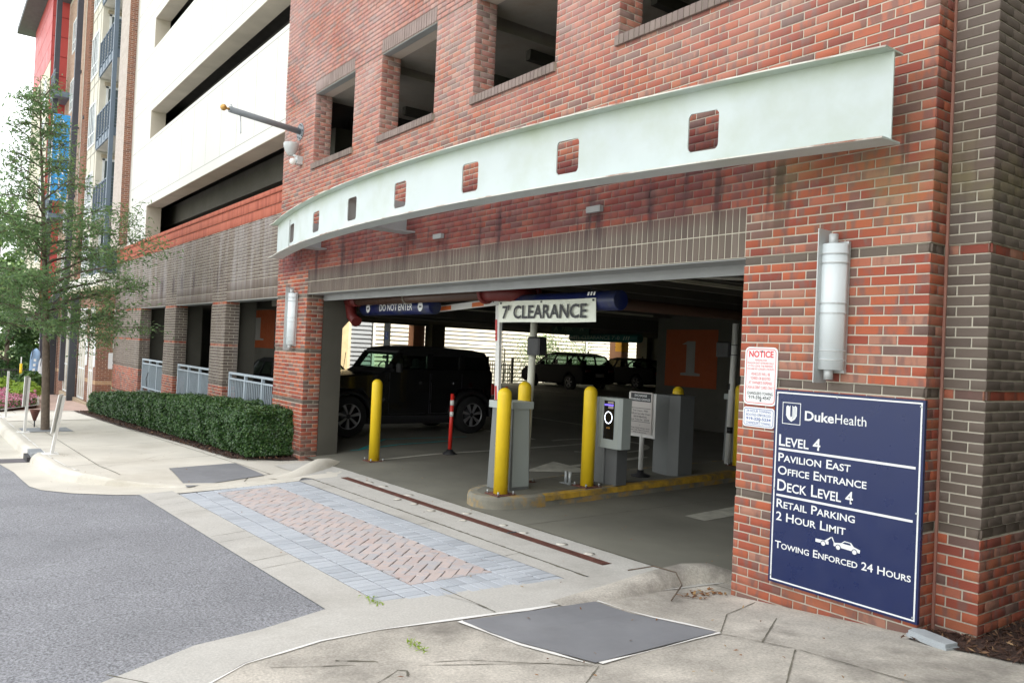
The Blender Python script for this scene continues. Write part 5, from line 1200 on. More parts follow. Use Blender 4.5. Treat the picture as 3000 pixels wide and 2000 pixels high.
# off-road car: side facing +X at x=-11.95, front towards -Y
def offroader():
    xs0, xs1 = -13.75, -11.99; zf = .275
    t = thing('offroad_car', 'black boxy four door off-road car parked inside behind the left bollard', 'car', (-12.9, 3, zf))
    lo = [(.62, .72), (.70, .70), (1.02, .70), (1.06, 1.02), (1.22, 1.20), (1.84, 1.20), (2.02, .98), (2.08, .64), (3.88, .64), (3.96, 1.0), (4.14, 1.22), (4.74, 1.22), (4.90, 1.0), (4.94, .78), (5.0, .80), (5.02, 1.50), (4.98, 1.66), (2.46, 1.66), (2.38, 1.62), (2.25, 1.55), (.74, 1.44), (.62, 1.36)]
    mb = MB(); mb.prism(lo, xs0+.06, xs1-.0, 'x'); b = obj('body', mb, CARB, t); bv = b.modifiers.new('bevel', 'BEVEL'); bv.width = .035; bv.segments = 3; bv.limit_method = 'ANGLE'
    # fender flares
    for yc in (1.53, 4.44):
        vs = []; mb = MB(); n = 13
        for i in range(n):
            a = math.pi*(1.02-i/(n-1)*1.04); 
            for r_, xo in ((.46, xs1-.1), (.56, xs1-.1), (.56, xs1+.10), (.49, xs1+.13), (.46, xs1+.12)): vs.append((xo, yc+r_*1.02*math.cos(a), .67+r_*math.sin(a)))
        mb.add(vs, [(5*i+k, 5*i+(k+1) % 5, 5*i+5+(k+1) % 5, 5*i+5+k) for i in range(n-1) for k in range(5)], 0, True); obj('fender', mb, mat('flare_plastic', (.012, .012, .013), .45), t)
    # cabin: roof, pillars, glass
    xi0, xi1 = xs0+.10, xs1-.05
    roof = [(2.66, 2.01), (2.78, 2.07), (3.1, 2.11), (3.6, 2.13), (4.5, 2.09), (4.86, 2.03), (4.92, 1.90), (4.86, 1.90), (2.70, 1.92)]
    rb = obj('roof', MB().prism(roof, xi0+.03, xi1-.03, 'x'), mat('soft_top', (.008, .008, .009), .6), t); bv = rb.modifiers.new('bevel', 'BEVEL'); bv.width = .03; bv.segments = 2; bv.limit_method = 'ANGLE'
    for xx in (xi0, xi1-.06):
        for P in ([(2.36, 1.60), (2.50, 1.60), (2.76, 1.95), (2.66, 2.0)], [(3.34, 1.60), (3.48, 1.60), (3.48, 1.97), (3.34, 1.97)], [(4.16, 1.60), (4.30, 1.60), (4.28, 1.97), (4.16, 1.97)], [(4.86, 1.57), (5.0, 1.57), (4.90, 1.97), (4.80, 1.97)]):
            obj('pillar', MB().prism(P, xx, xx+.06, 'x'), CARB, t)
    for xx in (xi0+.03, xi1-.03):
        for P, m_ in (([(2.50, 1.62), (3.34, 1.62), (3.34, 1.93), (2.74, 1.93)], GLASSG), ([(3.48, 1.62), (4.16, 1.62), (4.16, 1.93), (3.48, 1.93)], GLASSD), ([(4.30, 1.62), (4.90, 1.62), (4.84, 1.93), (4.28, 1.93)], GLASSD)):
            obj('side_window', MB().add([(xx, a, b_) for a, b_ in P], [(0, 1, 2, 3)]), m_, t)
    obj('windscreen', MB().add([(xi0+.06, 2.40, 1.60), (xi1-.06, 2.40, 1.60), (xi1-.08, 2.68, 1.98), (xi0+.08, 2.68, 1.98)], [(0, 1, 2, 3)]), GLASSG, t)
    sm_ = mat('seat_cloth', (.012, .012, .012), .9)
    for xx in (-12.55, -13.25):
        se = obj('seat', MB().bbox(xx-.24, xx+.24, 3.30, 3.42, 1.2, 1.68, .04), sm_, t); sub('headrest', MB().bbox(xx-.12, xx+.12, 3.31, 3.40, 1.68, 1.86, .04), sm_, se)
    obj('rear_seat', MB().bbox(xs0+.25, xs1-.25, 3.9, 4.02, 1.2, 1.8, .04), sm_, t)
    mb = MB(); c_ = Vector((-13.2, 2.85, 1.60)); mb.tube([c_+Vector((.18*math.cos(a), .07*math.sin(a), .17*math.sin(a))) for a in [k*math.pi/8 for k in range(17)]], .015, 6); obj('steering_wheel', mb, BLK, t)
    obj('rear_view_mirror', MB().bbox(-12.97, -12.77, 2.76, 2.79, 1.83, 1.90, .01), BLK, t)
    mi = obj('mirror', MB().bbox(xs1+.02, xs1+.20, 2.56, 2.64, 1.58, 1.76, .02), mat('flare_plastic', (.012, .012, .013), .45), t)
    for ya, yb in ((2.45, 3.40), (3.44, 4.20)):
        mb = MB(); 
        for P in (((ya, .72), (ya, 1.56)), ((yb, .72 if yb < 4 else 1.2), (yb, 1.56)), ((ya, .72), (yb-.1, .72))): 
            (a, b_), (c__, d__) = P; mb.box(xs1-.001, xs1+.0035, min(a, c__)-.006, max(a, c__)+.006, min(b_, d__)-.006, max(b_, d__)+.006)
        dr = obj('door', mb, SIGNK, t); sub('handle', MB().bbox(xs1+.004, xs1+.04, yb-.24, yb-.08, 1.34, 1.39, .008), CARB, dr)
        sub('hinge', MB().box(xs1, xs1+.02, ya-.03, ya+.05, 1.38, 1.43).box(xs1, xs1+.02, ya-.03, ya+.05, .95, 1.0), CARB, dr)
    text('Jeep', xs1+.004, 2.16, 1.00, mat('badge', (.16, .16, .16), .4, metal=.5), t, width=.20, cap=.06, bold=.02, plane='yz')
    obj('tailgate', MB().box(xi0, xi1, 4.86, 4.93, 1.5, 1.97), CARB, t)
    obj('sill', MB().box(xs1-.12, xs1+.04, 2.1, 3.9, .60, .68), BLK, t); obj('front_bumper', MB().bbox(xs0+.1, xs1-.05, .42, .64, .68, .90, .03), BLK, t); obj('rear_bumper', MB().bbox(xs0+.1, xs1, 4.98, 5.16, .72, .9, .03), BLK, t)
    obj('tail_light', MB().bbox(xs1-.10, xs1+.02, 4.99, 5.07, 1.12, 1.36, .01), REDP, t); obj('headlight', MB().lathe([(.10, .60), (.10, .63)], (xs1-.25, 0, 1.22), 16, 'y'), WHT, t)
    obj('underbody', MB().box(xs0+.2, xs1-.15, .8, 4.9, .50, .72), BLK, t); obj('antenna', MB().tube([(xs1-.1, 1.45, 1.5), (xs1-.1, 1.5, 1.95)], .006, 4), BLK, t)
    for yc in (1.53, 4.44):
        wheel(t, (xs1+.10, yc, zf+.41), .41, .24, 'x', 1); wheel(t, (xs0-.0, yc, zf+.41), .41, .24, 'x', -1)
    sp = wheel(t, (-12.9, 5.34, 1.15), .38, .2, 'y', 1)
offroader()
# sedan / crossover: nose to -X, near side y0
def car(name, label, x1_, y0_, L, W_, prof, win, zf, wr, wxs, rake, tl):
    """prof: lower body side profile in (d, z), d measured from the rear bumper forward; win: glasshouse profile"""
    t = thing(name, label, 'car', (x1_-L/2, y0_+W_/2, zf)); X = lambda d_: x1_-d_
    b = obj('body', MB().prism([(X(a), zf+c) for a, c in prof][::-1], y0_, y0_+W_, 'y'), CARB2, t); m_ = b.modifiers.new('bevel', 'BEVEL'); m_.width = .07; m_.segments = 3; m_.limit_method = 'ANGLE'
    yi = .14; zb, ztop = win[0][1], max(w_[1] for w_ in win)
    rf = [w_ for w_ in win if w_[1] > zb+.02]
    mb = MB(); n = len(win)
    top = [(X(a), zf+c) for a, c in win]
    mb.prism([(X(win[1][0]), zf+win[1][1]-.0)]+[(X(a), zf+c) for a, c in win[2:-2]]+[(X(win[-2][0]), zf+win[-2][1])]+[(X(win[-2][0]+.0), zf+win[-2][1]-.05), (X(win[1][0]), zf+win[1][1]-.05)], y0_+yi, y0_+W_-yi, 'y'); obj('roof', mb, CARB2, t)
    a0, a1, b1, b0 = win[0], win[1], win[-2], win[-1]
    def lerp(p, q, u): return (p[0]*(1-u)+q[0]*u, p[1]*(1-u)+q[1]*u)
    nseg = 3; ps = [(lerp(a0, b0, k/nseg), lerp(a1, b1, k/nseg)) for k in range(nseg+1)]
    for yy, yt in ((y0_+.05, y0_+yi), (y0_+W_-.05, y0_+W_-yi)):
        for k, (lo_, hi_) in enumerate(ps):
            w1 = .05 if k in (1, 2) else .07
            mb = MB(); mb.add([(X(lo_[0]-w1), yy, zf+lo_[1]), (X(lo_[0]+w1), yy, zf+lo_[1]), (X(hi_[0]+w1), yt, zf+hi_[1]), (X(hi_[0]-w1), yt, zf+hi_[1])]+[(X(lo_[0]-w1), yy+(.05 if yy < y0_+W_/2 else -.05), zf+lo_[1]), (X(lo_[0]+w1), yy+(.05 if yy < y0_+W_/2 else -.05), zf+lo_[1]), (X(hi_[0]+w1), yt+.0, zf+hi_[1]), (X(hi_[0]-w1), yt, zf+hi_[1])], [(0, 1, 2, 3), (4, 7, 6, 5), (0, 4, 5, 1), (1, 5, 6, 2), (3, 2, 6, 7), (0, 3, 7, 4)]); obj('pillar', mb, CARB2, t)
        for k in range(nseg):
            l0, h0 = ps[k]; l1, h1 = ps[k+1]; obj('side_window', MB().add([(X(l0[0]), yy, zf+l0[1]), (X(l1[0]), yy, zf+l1[1]), (X(h1[0]), yt, zf+h1[1]-.03), (X(h0[0]), yt, zf+h0[1]-.03)], [(0, 1, 2, 3)]), GLASSC, t)
    obj('rear_window', MB().add([(X(a0[0]), y0_+.12, zf+a0[1]), (X(a0[0]), y0_+W_-.12, zf+a0[1]), (X(a1[0]), y0_+W_-yi-.05, zf+a1[1]), (X(a1[0]), y0_+yi+.05, zf+a1[1])], [(0, 1, 2, 3)]), GLASSC, t)
    obj('windscreen', MB().add([(X(b0[0]), y0_+.12, zf+b0[1]), (X(b0[0]), y0_+W_-.12, zf+b0[1]), (X(b1[0]), y0_+W_-yi-.05, zf+b1[1]), (X(b1[0]), y0_+yi+.05, zf+b1[1])], [(0, 1, 2, 3)]), GLASSC, t)
    for d_ in wxs:
        wheel(t, (X(d_), y0_-.01, zf+wr), wr, .2, 'y', -1, 1); wheel(t, (X(d_), y0_+W_+.01, zf+wr), wr, .2, 'y', 1, 1)
    sm_ = mat('seat_cloth', (.012, .012, .012), .9)
    for d_ in (1.5, 2.5):
        for yy in (.5, W_-.5): obj('headrest', MB().bbox(X(d_)-.05, X(d_)+.05, y0_+yy-.12, y0_+yy+.12, zf+zb, zf+zb+.24, .03), sm_, t)
    for yy in (.12, W_-.12-.30): obj('tail_light', MB().bbox(X(0)-.03, X(0)+.012, y0_+yy, y0_+yy+.30, zf+tl, zf+tl+.12, .01), mat('dark_red_lens', (.12, .008, .006), .2), t)
    obj('plate', MB().box(X(0)+.005, X(0)+.015, y0_+W_/2-.25, y0_+W_/2+.25, zf+tl-.22, zf+tl-.06), mat('plate_grey', (.25, .25, .24), .5), t)
    obj('mirror', MB().bbox(X(wxs[1]-.75), X(wxs[1]-.75)+.12, y0_-.17, y0_+.02, zf+zb, zf+zb+.14, .02), CARB2, t)
    obj('antenna', MB().prism([(X(a1[0]+.25), zf+ztop), (X(a1[0]+.12), zf+ztop), (X(a1[0]+.14), zf+ztop+.09)], y0_+W_/2-.02, y0_+W_/2+.02, 'y'), CARB2, t)
car('crossover_car', 'dark crossover car parked nose to the siding behind the clearance sign pole', -22.7, 17.2, 4.4, 1.85,
    [(.02, .35), (.0, .75), (.08, 1.05), (.35, 1.12), (3.1, 1.06), (4.1, .92), (4.38, .72), (4.4, .35), (4.1, .24), (3.95, .26), (3.87, .55), (3.66, .72), (3.42, .72), (3.2, .55), (3.12, .24), (1.32, .24), (1.24, .55), (1.04, .72), (.80, .72), (.58, .55), (.5, .26)], [(.12, 1.06), (.62, 1.52), (1.2, 1.60), (2.0, 1.62), (2.55, 1.54), (3.3, 1.05)], .55, .34, (.92, 3.54), 0, .82)
car('sedan_car', 'dark sedan parked beside the crossover near the yellow level marker', -22.2, 20.9, 4.7, 1.82,
    [(.02, .35), (.0, .8), (.1, .98), (.9, 1.02), (3.2, .98), (4.3, .82), (4.66, .66), (4.7, .35), (4.3, .22), (4.18, .26), (4.1, .5), (3.9, .68), (3.66, .68), (3.44, .5), (3.36, .22), (1.45, .22), (1.37, .5), (1.17, .68), (.93, .68), (.71, .5), (.63, .24)], [(.75, 1.0), (1.45, 1.36), (1.8, 1.42), (2.5, 1.43), (2.85, 1.36), (3.55, .98)], .62, .33, (1.05, 3.78), 0, .72)
car('parked_car', 'dark car whose roof shows over the railing beside the red brick pier', -15.2, 1.6, 4.4, 1.8,
    [(.02, .35), (.0, .8), (.1, .98), (.9, 1.02), (3.2, .98), (4.3, .82), (4.38, .66), (4.4, .35), (4.1, .22), (3.9, .68), (3.5, .68), (3.3, .22), (1.4, .22), (1.2, .68), (.8, .68), (.63, .24)], [(.45, 1.0), (1.15, 1.36), (1.6, 1.44), (2.3, 1.43), (2.7, 1.36), (3.4, .98)], .25, .33, (1.0, 3.6), 0, .72)
# accessible parking sign beyond the off-road car
t = thing('parking_sign', 'small accessible parking sign on a post behind the black off-road car', 'sign', (-15.5, 4.2, .25))
obj('post', MB().box(-15.53, -15.47, 4.18, 4.22, .25, 2.2), DKM, t); obj('panel', MB().prism(rpoly(-15.66, -15.33, 1.98, 2.68, .05), 4.15, 4.165, 'y'), mat('sign_shade', (.22, .23, .24), .5), t)
p_ = obj('symbol_square', MB().box(-15.58, -15.41, 4.143, 4.148, 2.27, 2.46), SIGNB, t)
mb = MB().lathe([(.014, 4.138), (.014, 4.142)], (-15.50, 0, 2.435), 8, 'y').prism([(-15.505, 2.42), (-15.495, 2.42), (-15.495, 2.36), (-15.46, 2.36), (-15.44, 2.31), (-15.45, 2.305), (-15.47, 2.345), (-15.505, 2.345)], 4.138, 4.142, 'y'); sub('wheelchair_symbol', mb, SIGNW, p_)

# =====================================================  HEDGE
hg = thing('hedge', 'long clipped dark green hedge in front of the garage railings', 'hedge', (-17, -.7, 0))
def hy(x): return -.80-.028*(-10.7-x)   # front face
def hz(x): return .885+.012*(x+10.9)*1.0 if x > -14 else .85+.055*(x+14)
mb = MB(); vs = []; n = 40
for i in range(n+1):
    x = -10.95-13.2*i/n; z0_ = sL(x, 0)+.10; z1_ = hz(x)-.10
    vs += [(x, hy(x)+.14, z0_), (x, hy(x)+.12, z1_), (x, -.02, z1_), (x, 0, z0_)]
mb.add(vs, [(4*i+k, 4*i+(k+1) % 4, 4*i+4+(k+1) % 4, 4*i+4+k) for i in range(n) for k in range(4)]+[(0, 1, 2, 3), (4*n+3, 4*n+2, 4*n+1, 4*n)])
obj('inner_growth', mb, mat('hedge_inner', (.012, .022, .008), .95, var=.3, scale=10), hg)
NH = 90000
P = np.empty((NH, 3)); Nn = np.empty((NH, 3)); u = rng.random(NH); xx = -10.82-13.5*rng.random(NH)**1.25
yf = -.80-.028*(-10.7-xx); zt_ = np.where(xx > -14, .885+.012*(xx+10.9), .85+.055*(xx+14)); zb = .08+.03*(xx+10.5)+.06
k = u < .48; P[k] = np.stack([xx[k], yf[k], zb[k]+(zt_[k]-zb[k])*rng.random(k.sum())], 1); Nn[k] = (0, -1, .25)
k2 = (u >= .48) & (u < .80); P[k2] = np.stack([xx[k2], yf[k2]+(.06-yf[k2])*rng.random(k2.sum()), zt_[k2]], 1); Nn[k2] = (0, -.1, 1)
k3 = (u >= .80) & (u < .97); P[k3] = np.stack([np.full(k3.sum(), -10.85), -.82+.86*rng.random(k3.sum()), .14+.75*rng.random(k3.sum())], 1); Nn[k3] = (1, -.1, .2)
k4 = u >= .97; P[k4] = np.stack([np.full(k4.sum(), -24.25), -1.18+1.2*rng.random(k4.sum()), -.35+.65*rng.random(k4.sum())], 1); Nn[k4] = (-1, 0, 0)
# rounding and lumpiness
c_ = np.stack([np.clip(P[:, 0], -23.9, -11.2), np.full(NH, -.45), np.full(NH, .5)], 1)
lump = .035*np.sin(P[:, 0]*5.1+P[:, 2]*4)+.03*np.sin(P[:, 0]*11.3+P[:, 1]*9+P[:, 2]*7)+.02*np.sin(P[:, 2]*17+P[:, 0]*3)
P += Nn*(lump+rng.normal(0, .022, NH)-.01)[:, None]
edge = np.clip(P[:, 2]-(zt_-.12), 0, .12)/.12; fr_ = np.clip(yf+.12-P[:, 1], 0, .12)/.12; P[:, 2] -= .05*edge*fr_; P[:, 1] += .05*edge*fr_
en = np.clip(P[:, 0]+11.0, 0, .15)/.15; P[:, 0] -= .06*en*(fr_+edge)
bot = np.clip(zb+.18-P[:, 2], 0, .2)/.2; P[:, 1] += .10*bot*(Nn[:, 1] < -.5); P[:, 0] -= .08*bot*(Nn[:, 0] > .5)
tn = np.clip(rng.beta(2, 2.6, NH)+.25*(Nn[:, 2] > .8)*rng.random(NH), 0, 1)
o = obj('foliage', leaves('foliage', P, Nn, .050, .027, LEAFH, tone=tn, jit=.75), None, hg)
mb = MB()
for k in range(46): x = -11+(-13)*random.random(); y = random.uniform(-.7, -.1); mb.tube([(x, y, sL(x, y)), (x+random.uniform(-.1, .1), y+random.uniform(-.1, .1), sL(x, y)+.35)], .012, 5)
obj('stem', mb, BARK, hg, kind='stuff')

# =====================================================  STREET TREE
def branch(mb, p, d, L, r, n, wob=.12, droop=0.):
    pts = [p.copy()]; rr = [r]
    for i in range(n):
        d = (d+Vector((random.gauss(0, wob), random.gauss(0, wob), random.gauss(0, wob)-droop))).normalized(); p = p+d*L/n; pts.append(p.copy()); rr.append(r*(1-(i+1)/n)+.004)
    mb.tube(pts, rr, 6 if r < .04 else 10, smooth=True); return pts
tr = thing('street_tree', 'young oak with loose layered foliage on the sidewalk at left', 'tree', (-18.28, -2.95, -.15))
base = Vector((-18.28, -2.95, -.17)); tp = [base, base+Vector((0, 0, .05)), Vector((-18.30, -2.98, .9)), Vector((-18.32, -3.03, 2.2)), Vector((-18.37, -3.12, 3.6)), Vector((-18.43, -3.22, 5.2)), Vector((-18.48, -3.32, 6.6)), Vector((-18.5, -3.38, 7.9))]
mb = MB().tube(tp, [.125, .092, .082, .070, .055, .036, .020, .005], 12); obj('trunk', mb, BARK, tr)
def tpos(z):
    for a, b in zip(tp[:-1], tp[1:]):
        if a.z <= z <= b.z: return a.lerp(b, (z-a.z)/(b.z-a.z))
    return tp[-1]
P = []; Nn = []; tw_ = MB(); limbs = []
LEAN = Vector((.59, .80, 0)).normalized()
for k in range(60):
    z = 2.0+5.6*(k/60)**1.25; a = k*2.399+random.uniform(-.3, .3); d = Vector((math.cos(a), math.sin(a), .28+.25*(z/8))).normalized()
    Lmax = 2.3*(1-max(0, (z-3.6)/4.9))**1.25*(1 if z > 2.6 else .85); L = Lmax*random.uniform(.7, 1.05)
    if z > 4.9: L *= .72
    if z > 6.4: L = max(L, .35)
    mb = MB(); pts = branch(mb, tpos(z), d, L, .008+.011*L, 7, .12, .03); limbs.append(mb)
    for j in range(2, 8):
        q_ = pts[j]; nb = 2 if j < 7 else 3
        for _ in range(nb):
            dd = ((pts[j]-pts[j-1]).normalized()+Vector((random.gauss(0, .7), random.gauss(0, .7), random.gauss(0, .25)))).normalized(); L2 = random.uniform(.28, .62)*(L/2.2+.35); p2 = branch(tw_, q_, dd, L2, .006, 3, .2, .06)
            for q2 in p2[1:]:
                for _ in range(int(14 if z < 4.4 else 8 if z < 5.0 else 4)): P.append(q2+Vector((random.gauss(0, .13), random.gauss(0, .13), random.gauss(0, .085)))); Nn.append((random.gauss(0, .4), random.gauss(0, .4), 1))
for mb in limbs: obj('limb', mb, BARK, tr)
obj('twig', tw_, BARK, tr, kind='stuff')
obj('crown', leaves('crown', P, Nn, .12, .034, LEAFT, jit=.6), None, tr)
NLEAF = len(P)
mb = MB().ribbon([(-18.9, -3.42), (-17.7, -3.42)], [(-18.9, -2.45), (-17.7, -2.45)], sL, n=3, sub=.3, h=.007)
o = obj('tree_grate', mb, mat('grate_bluegrey', (.26, .28, .30), .7, var=.1)); tag(o, 'flat grey grate around the foot of the street tree', 'tree grate')
t = thing('uplight', 'small rusty uplight stuck beside the street tree trunk', 'light', (-18.9, -3.15, -.15)); mb = MB().lathe([(.03, 0), (.10, .22), (.11, .25), (.10, .25), (.02, .03)], (-18.95, -3.1, .0), 12); obj('shade', mb, RST, t); obj('stake', MB().tube([(-18.95, -3.1, -.15), (-18.95, -3.1, .05)], .015, 5), DKM, t)

# leaning sign posts along the kerb
def sign_post(x, y, lean, h, label, sign=True):
    z = sL(x, y); t = thing('sign_post', label, 'sign post', (x, y, z), 'white posts along the kerb')
    obj('base_plate', MB().box(x-.14, x+.14, y-.12, y+.12, z+.002, z+.018), WHT, t)
    a = Vector((x, y, z)); d = Vector((lean*.6, lean*.8, 1)); mb = MB(); w_ = .055
    b = a+d*h; mb.add([a+Vector((-w_, 0, 0)), a+Vector((w_, 0, 0)), a+Vector((w_*.6, .05, 0)), a+Vector((-w_*.6, .05, 0)), b+Vector((-w_, 0, 0)), b+Vector((w_, 0, 0)), b+Vector((w_*.6, .05, 0)), b+Vector((-w_*.6, .05, 0))], [(0, 1, 5, 4), (1, 2, 6, 5), (2, 3, 7, 6), (3, 0, 4, 7), (4, 5, 6, 7), (3, 2, 1, 0)]); obj('post', mb, WHT, t)
    if sign:
        c_ = a+d*(h-.30); rx = Vector((.59, .80, 0)); mb = MB(); h2 = .33; wv = Vector((.25, -.10, 0))
        q_ = [c_+d*-h2-wv*.5-Vector((0, .03, 0)), c_+d*-h2+wv*.5-Vector((0, .03, 0)), c_+d*h2+wv*.5-Vector((0, .03, 0)), c_+d*h2-wv*.5-Vector((0, .03, 0))]; mb.add(q_+[v+Vector((.012, .012, 0)) for v in q_], [(0, 1, 2, 3), (7, 6, 5, 4), (0, 4, 5, 1), (1, 5, 6, 2), (2, 6, 7, 3), (3, 7, 4, 0)])
        p_ = obj('sign_panel', mb, WHT, t)
        off = Vector((.0, -.004, 0)); mb = MB(); 
        def pt(u, v): return q_[0].lerp(q_[1], u).lerp(q_[3].lerp(q_[2], u), v)+off
        mb.quad(pt(.1, .05), pt(.9, .05), pt(.9, .40), pt(.1, .40)); mb.quad(pt(.15, .5), pt(.85, .5), pt(.85, .58), pt(.15, .58)); mb.quad(pt(.2, .7), pt(.8, .7), pt(.8, .76), pt(.2, .76)); sub('print', mb, mat('print_grey', (.25, .33, .36), .6), p_)
sign_post(-12.95, -3.44, .16, 1.0, 'white sign post leaning over, nearest to the storm drain', True)
sign_post(-17.67, -3.43, .04, 1.2, 'white sign post just left of the street tree', True)
sign_post(-22.9, -3.42, .02, 1.25, 'white sign post farthest down the kerb at the picture edge', False)
# storm drain
t = thing('storm_drain', 'dark storm drain inlet cut into the kerb at left', 'drain', (-13.4, -3.85, -.16))
mb = MB().ribbon([(-13.85, -4.3), (-13.15, -4.3)], [(-13.75, -3.72), (-13.12, -3.72)], g, n=2, h=.012); obj('grate', mb, mat('drain_plate', (.12, .11, .12), .7), t)
obj('inlet', MB().box(-13.72, -13.15, -3.76, -3.60, -.19, -.06), SIGNK, t); obj('cover', MB().box(-13.75, -13.1, -3.70, -3.5, -.055, sL(-13.4, -3.5)+.017), mat('grate_bluegrey', (.26, .28, .30), .7), t)
# fallen leaves and grit
n = 150; cx = np.concatenate([rng.uniform(-9, -1.8, 60), rng.uniform(-1.7, .6, 50), rng.uniform(-13, -9, 40)]); cy = np.concatenate([rng.uniform(-2.6, 1.2, 60), rng.uniform(-3.6, -.1, 50), rng.uniform(-4.2, -1.5, 40)])
zz = [max(g(a, b), sR(a, b) if a > -1.9 and b < .1 else -9, sL(a, b) if a < -9 else -9)+.016 for a, b in zip(cx, cy)]
P = np.stack([cx, cy, zz], 1); o = obj('fallen_leaves', leaves('fallen_leaves', P, np.tile((0, 0, 1.), (n, 1)), .032, .012, DRYL, tone=rng.random(n), jit=.2), None); tag(o, 'dry brown leaves and twigs scattered over the paving', 'leaves'); o['kind'] = 'stuff'
n = 60; cx = rng.uniform(-1.62, -1.42, n); cy = rng.uniform(-.45, -.02, n); P = np.stack([cx, cy, [sR(a, b)+.015 for a, b in zip(cx, cy)]], 1); o = obj('fallen_leaves', leaves('fallen_leaves', P, np.tile((0, 0, 1.), (n, 1)), .045, .02, DRYL, tone=rng.random(n), jit=.3), None); tag(o, 'small drift of dead leaves at the foot of the sign pier', 'leaves'); o['kind'] = 'stuff'
mb = MB().tube([(-1.95, -.62, .40), (-1.9, -.38, .415), (-1.75, -.28, .39), (-1.62, -.35, .33), (-1.5, -.6, .28)], .006, 5); o = obj('twig', mb, BARK); tag(o, 'bare twig lying over the flared kerb end', 'twig')
# weeds in the joints
for (x, y, s_, lab) in ((-2.62, -2.52, .05, 'green weeds in the joint at the paver corner nearest the camera'), (-1.62, -2.75, .04, 'tiny weed in a crack of the right sidewalk')):
    n = 50; P = np.stack([rng.normal(x, s_*1.6, n), rng.normal(y, s_*.5, n), np.full(n, max(g(x, y), sR(x, y) if x > -2 else 0)+.02)], 1); o = obj('weed', leaves('weed', P, np.tile((0, 0, 1.), (n, 1)), .03, .01, LEAFL, jit=.9), None); tag(o, lab, 'weed')
# leafy shrub at the right picture edge
t = thing('shrub', 'green shrub sticking out behind the brown brick pier at the right edge', 'shrub', (.75, 1.1, .4))
mb = MB(); P = []; Nn = []
for k in range(9):
    a = random.uniform(0, 6.28); b = Vector((.85, 1.25, .4)); e = b+Vector((random.gauss(0, .16)-.02, random.gauss(0, .2)-.1, random.uniform(.5, 1.25))); mb.tube([b, b.lerp(e, .5)+Vector((0, 0, .1)), e], [.012, .008, .003], 5)
    for _ in range(70): u = random.uniform(.3, 1); P.append(b.lerp(e, u)+Vector((random.gauss(0, .06), random.gauss(0, .06), random.gauss(0, .06)))); Nn.append((random.gauss(0, .5), random.gauss(0, .5), 1))
obj('stem', mb, BARK, t); obj('foliage', leaves('foliage', P, Nn, .055, .028, LEAFH, jit=.7), None, t)

# =====================================================  NEIGHBOUR APARTMENT BUILDING
nb = thing('apartment_building', 'tall mixed brick and beige apartment building with balconies and red panel tower at left', 'building', (-28.3, -.4, -.5))
XN, YN, YU = -28.3, -.42, -.2; XT = -42.3
BFRM = mat('balcony_blue_grey', (.13, .17, .22), .5, var=.06); WFR = mat('window_frame_white', (.74, .76, .76), .5); BRT = mat('lintel_tan', (.40, .34, .25), .8)
obj('wall', MB().box(-41, XN-.0065, YN+.0065, .09, -1.2, 3.62), MORT, nb)
B = Bricks(nb, 'brick', 300)
gw = [(-32.2, -30.6), (-29.75, -28.85)]
for row in range(-60, 10):
    zc = Z0+(row+.5)*C; tan = abs(zc-2.21) < .07 or abs(zc-.37) < .07 or abs(zc-2.98) < .05
    holes = gw+[(-36.2, -34.4)] if -.35 < zc < 3.02 else ()
    course(B, YN, 'f', -41, XN, row, TANB if tan else NBR, row % 2, holes, ref=XN)
    course(B, XN, 'r', YN, .1, row, TANB if tan else NBR, row % 2, ref=YN)
B.fin()
for a, b in gw+[(-36.2, -34.4)]:
    w_ = obj('window', frame_xz(MB(), a, b, -.40, 3.02, .07, YN-.012, YN+.05), WFR, nb); n_ = 2 if b-a > 1 else 1
    sub('pane', MB().box(a+.05, b-.05, YN+.015, YN+.025, -.36, 2.98), WGLASS, w_)
    mb = MB()
    for k in range(1, n_+1): x = a+(b-a)*k/(n_+1); mb.box(x-.025, x+.025, YN-.008, YN+.014, -.36, 2.98)
    for zz in (.75, 2.3): mb.box(a+.05, b-.05, YN-.006, YN+.014, zz-.03, zz+.03)
    sub('mullion', mb, WFR, w_)
obj('stone_sill', MB().box(-36.3, -28.7, YN-.12, YN-.013, -.62, -.42), TANB and mat('sill_stone', (.45, .36, .25), .8), nb)
pl = [thing('wall_plaque', l, 'plaque', (XN, y0_, 1), 'white plaques on the shop front') for l, y0_ in (('white rounded plaque on the brick return nearest the garage', -.06),)][0]
obj('plate', MB().prism([(-.02, .86), (.11, .86), (.13, .88), (.13, 1.40), (.11, 1.42), (-.02, 1.42), (-.04, 1.40), (-.04, .88)], XN+.004, XN+.012, 'x'), SIGNW, pl)
for x, lab in ((-28.62, 'white plaque beside the narrow shop window'), (-30.3, 'white plaque between the two tall shop windows')):
    p2 = thing('wall_plaque', lab, 'plaque', (x, YN, 1), 'white plaques on the shop front'); obj('plate', MB().prism(rpoly(x-.17, x+.17, .9, 1.9, .05), YN-.02, YN-.008, 'y'), SIGNW, p2)
obj('ledge', MB().box(-41.1, XN+.10, YN-.12, .09, 3.62, 3.74), mat('ledge_cream', (.62, .55, .38), .7), nb); obj('band', MB().box(-41, XN+.02, YN-.03, .09, 3.74, 4.20), mat('band_white', (.70, .68, .62), .7), nb)
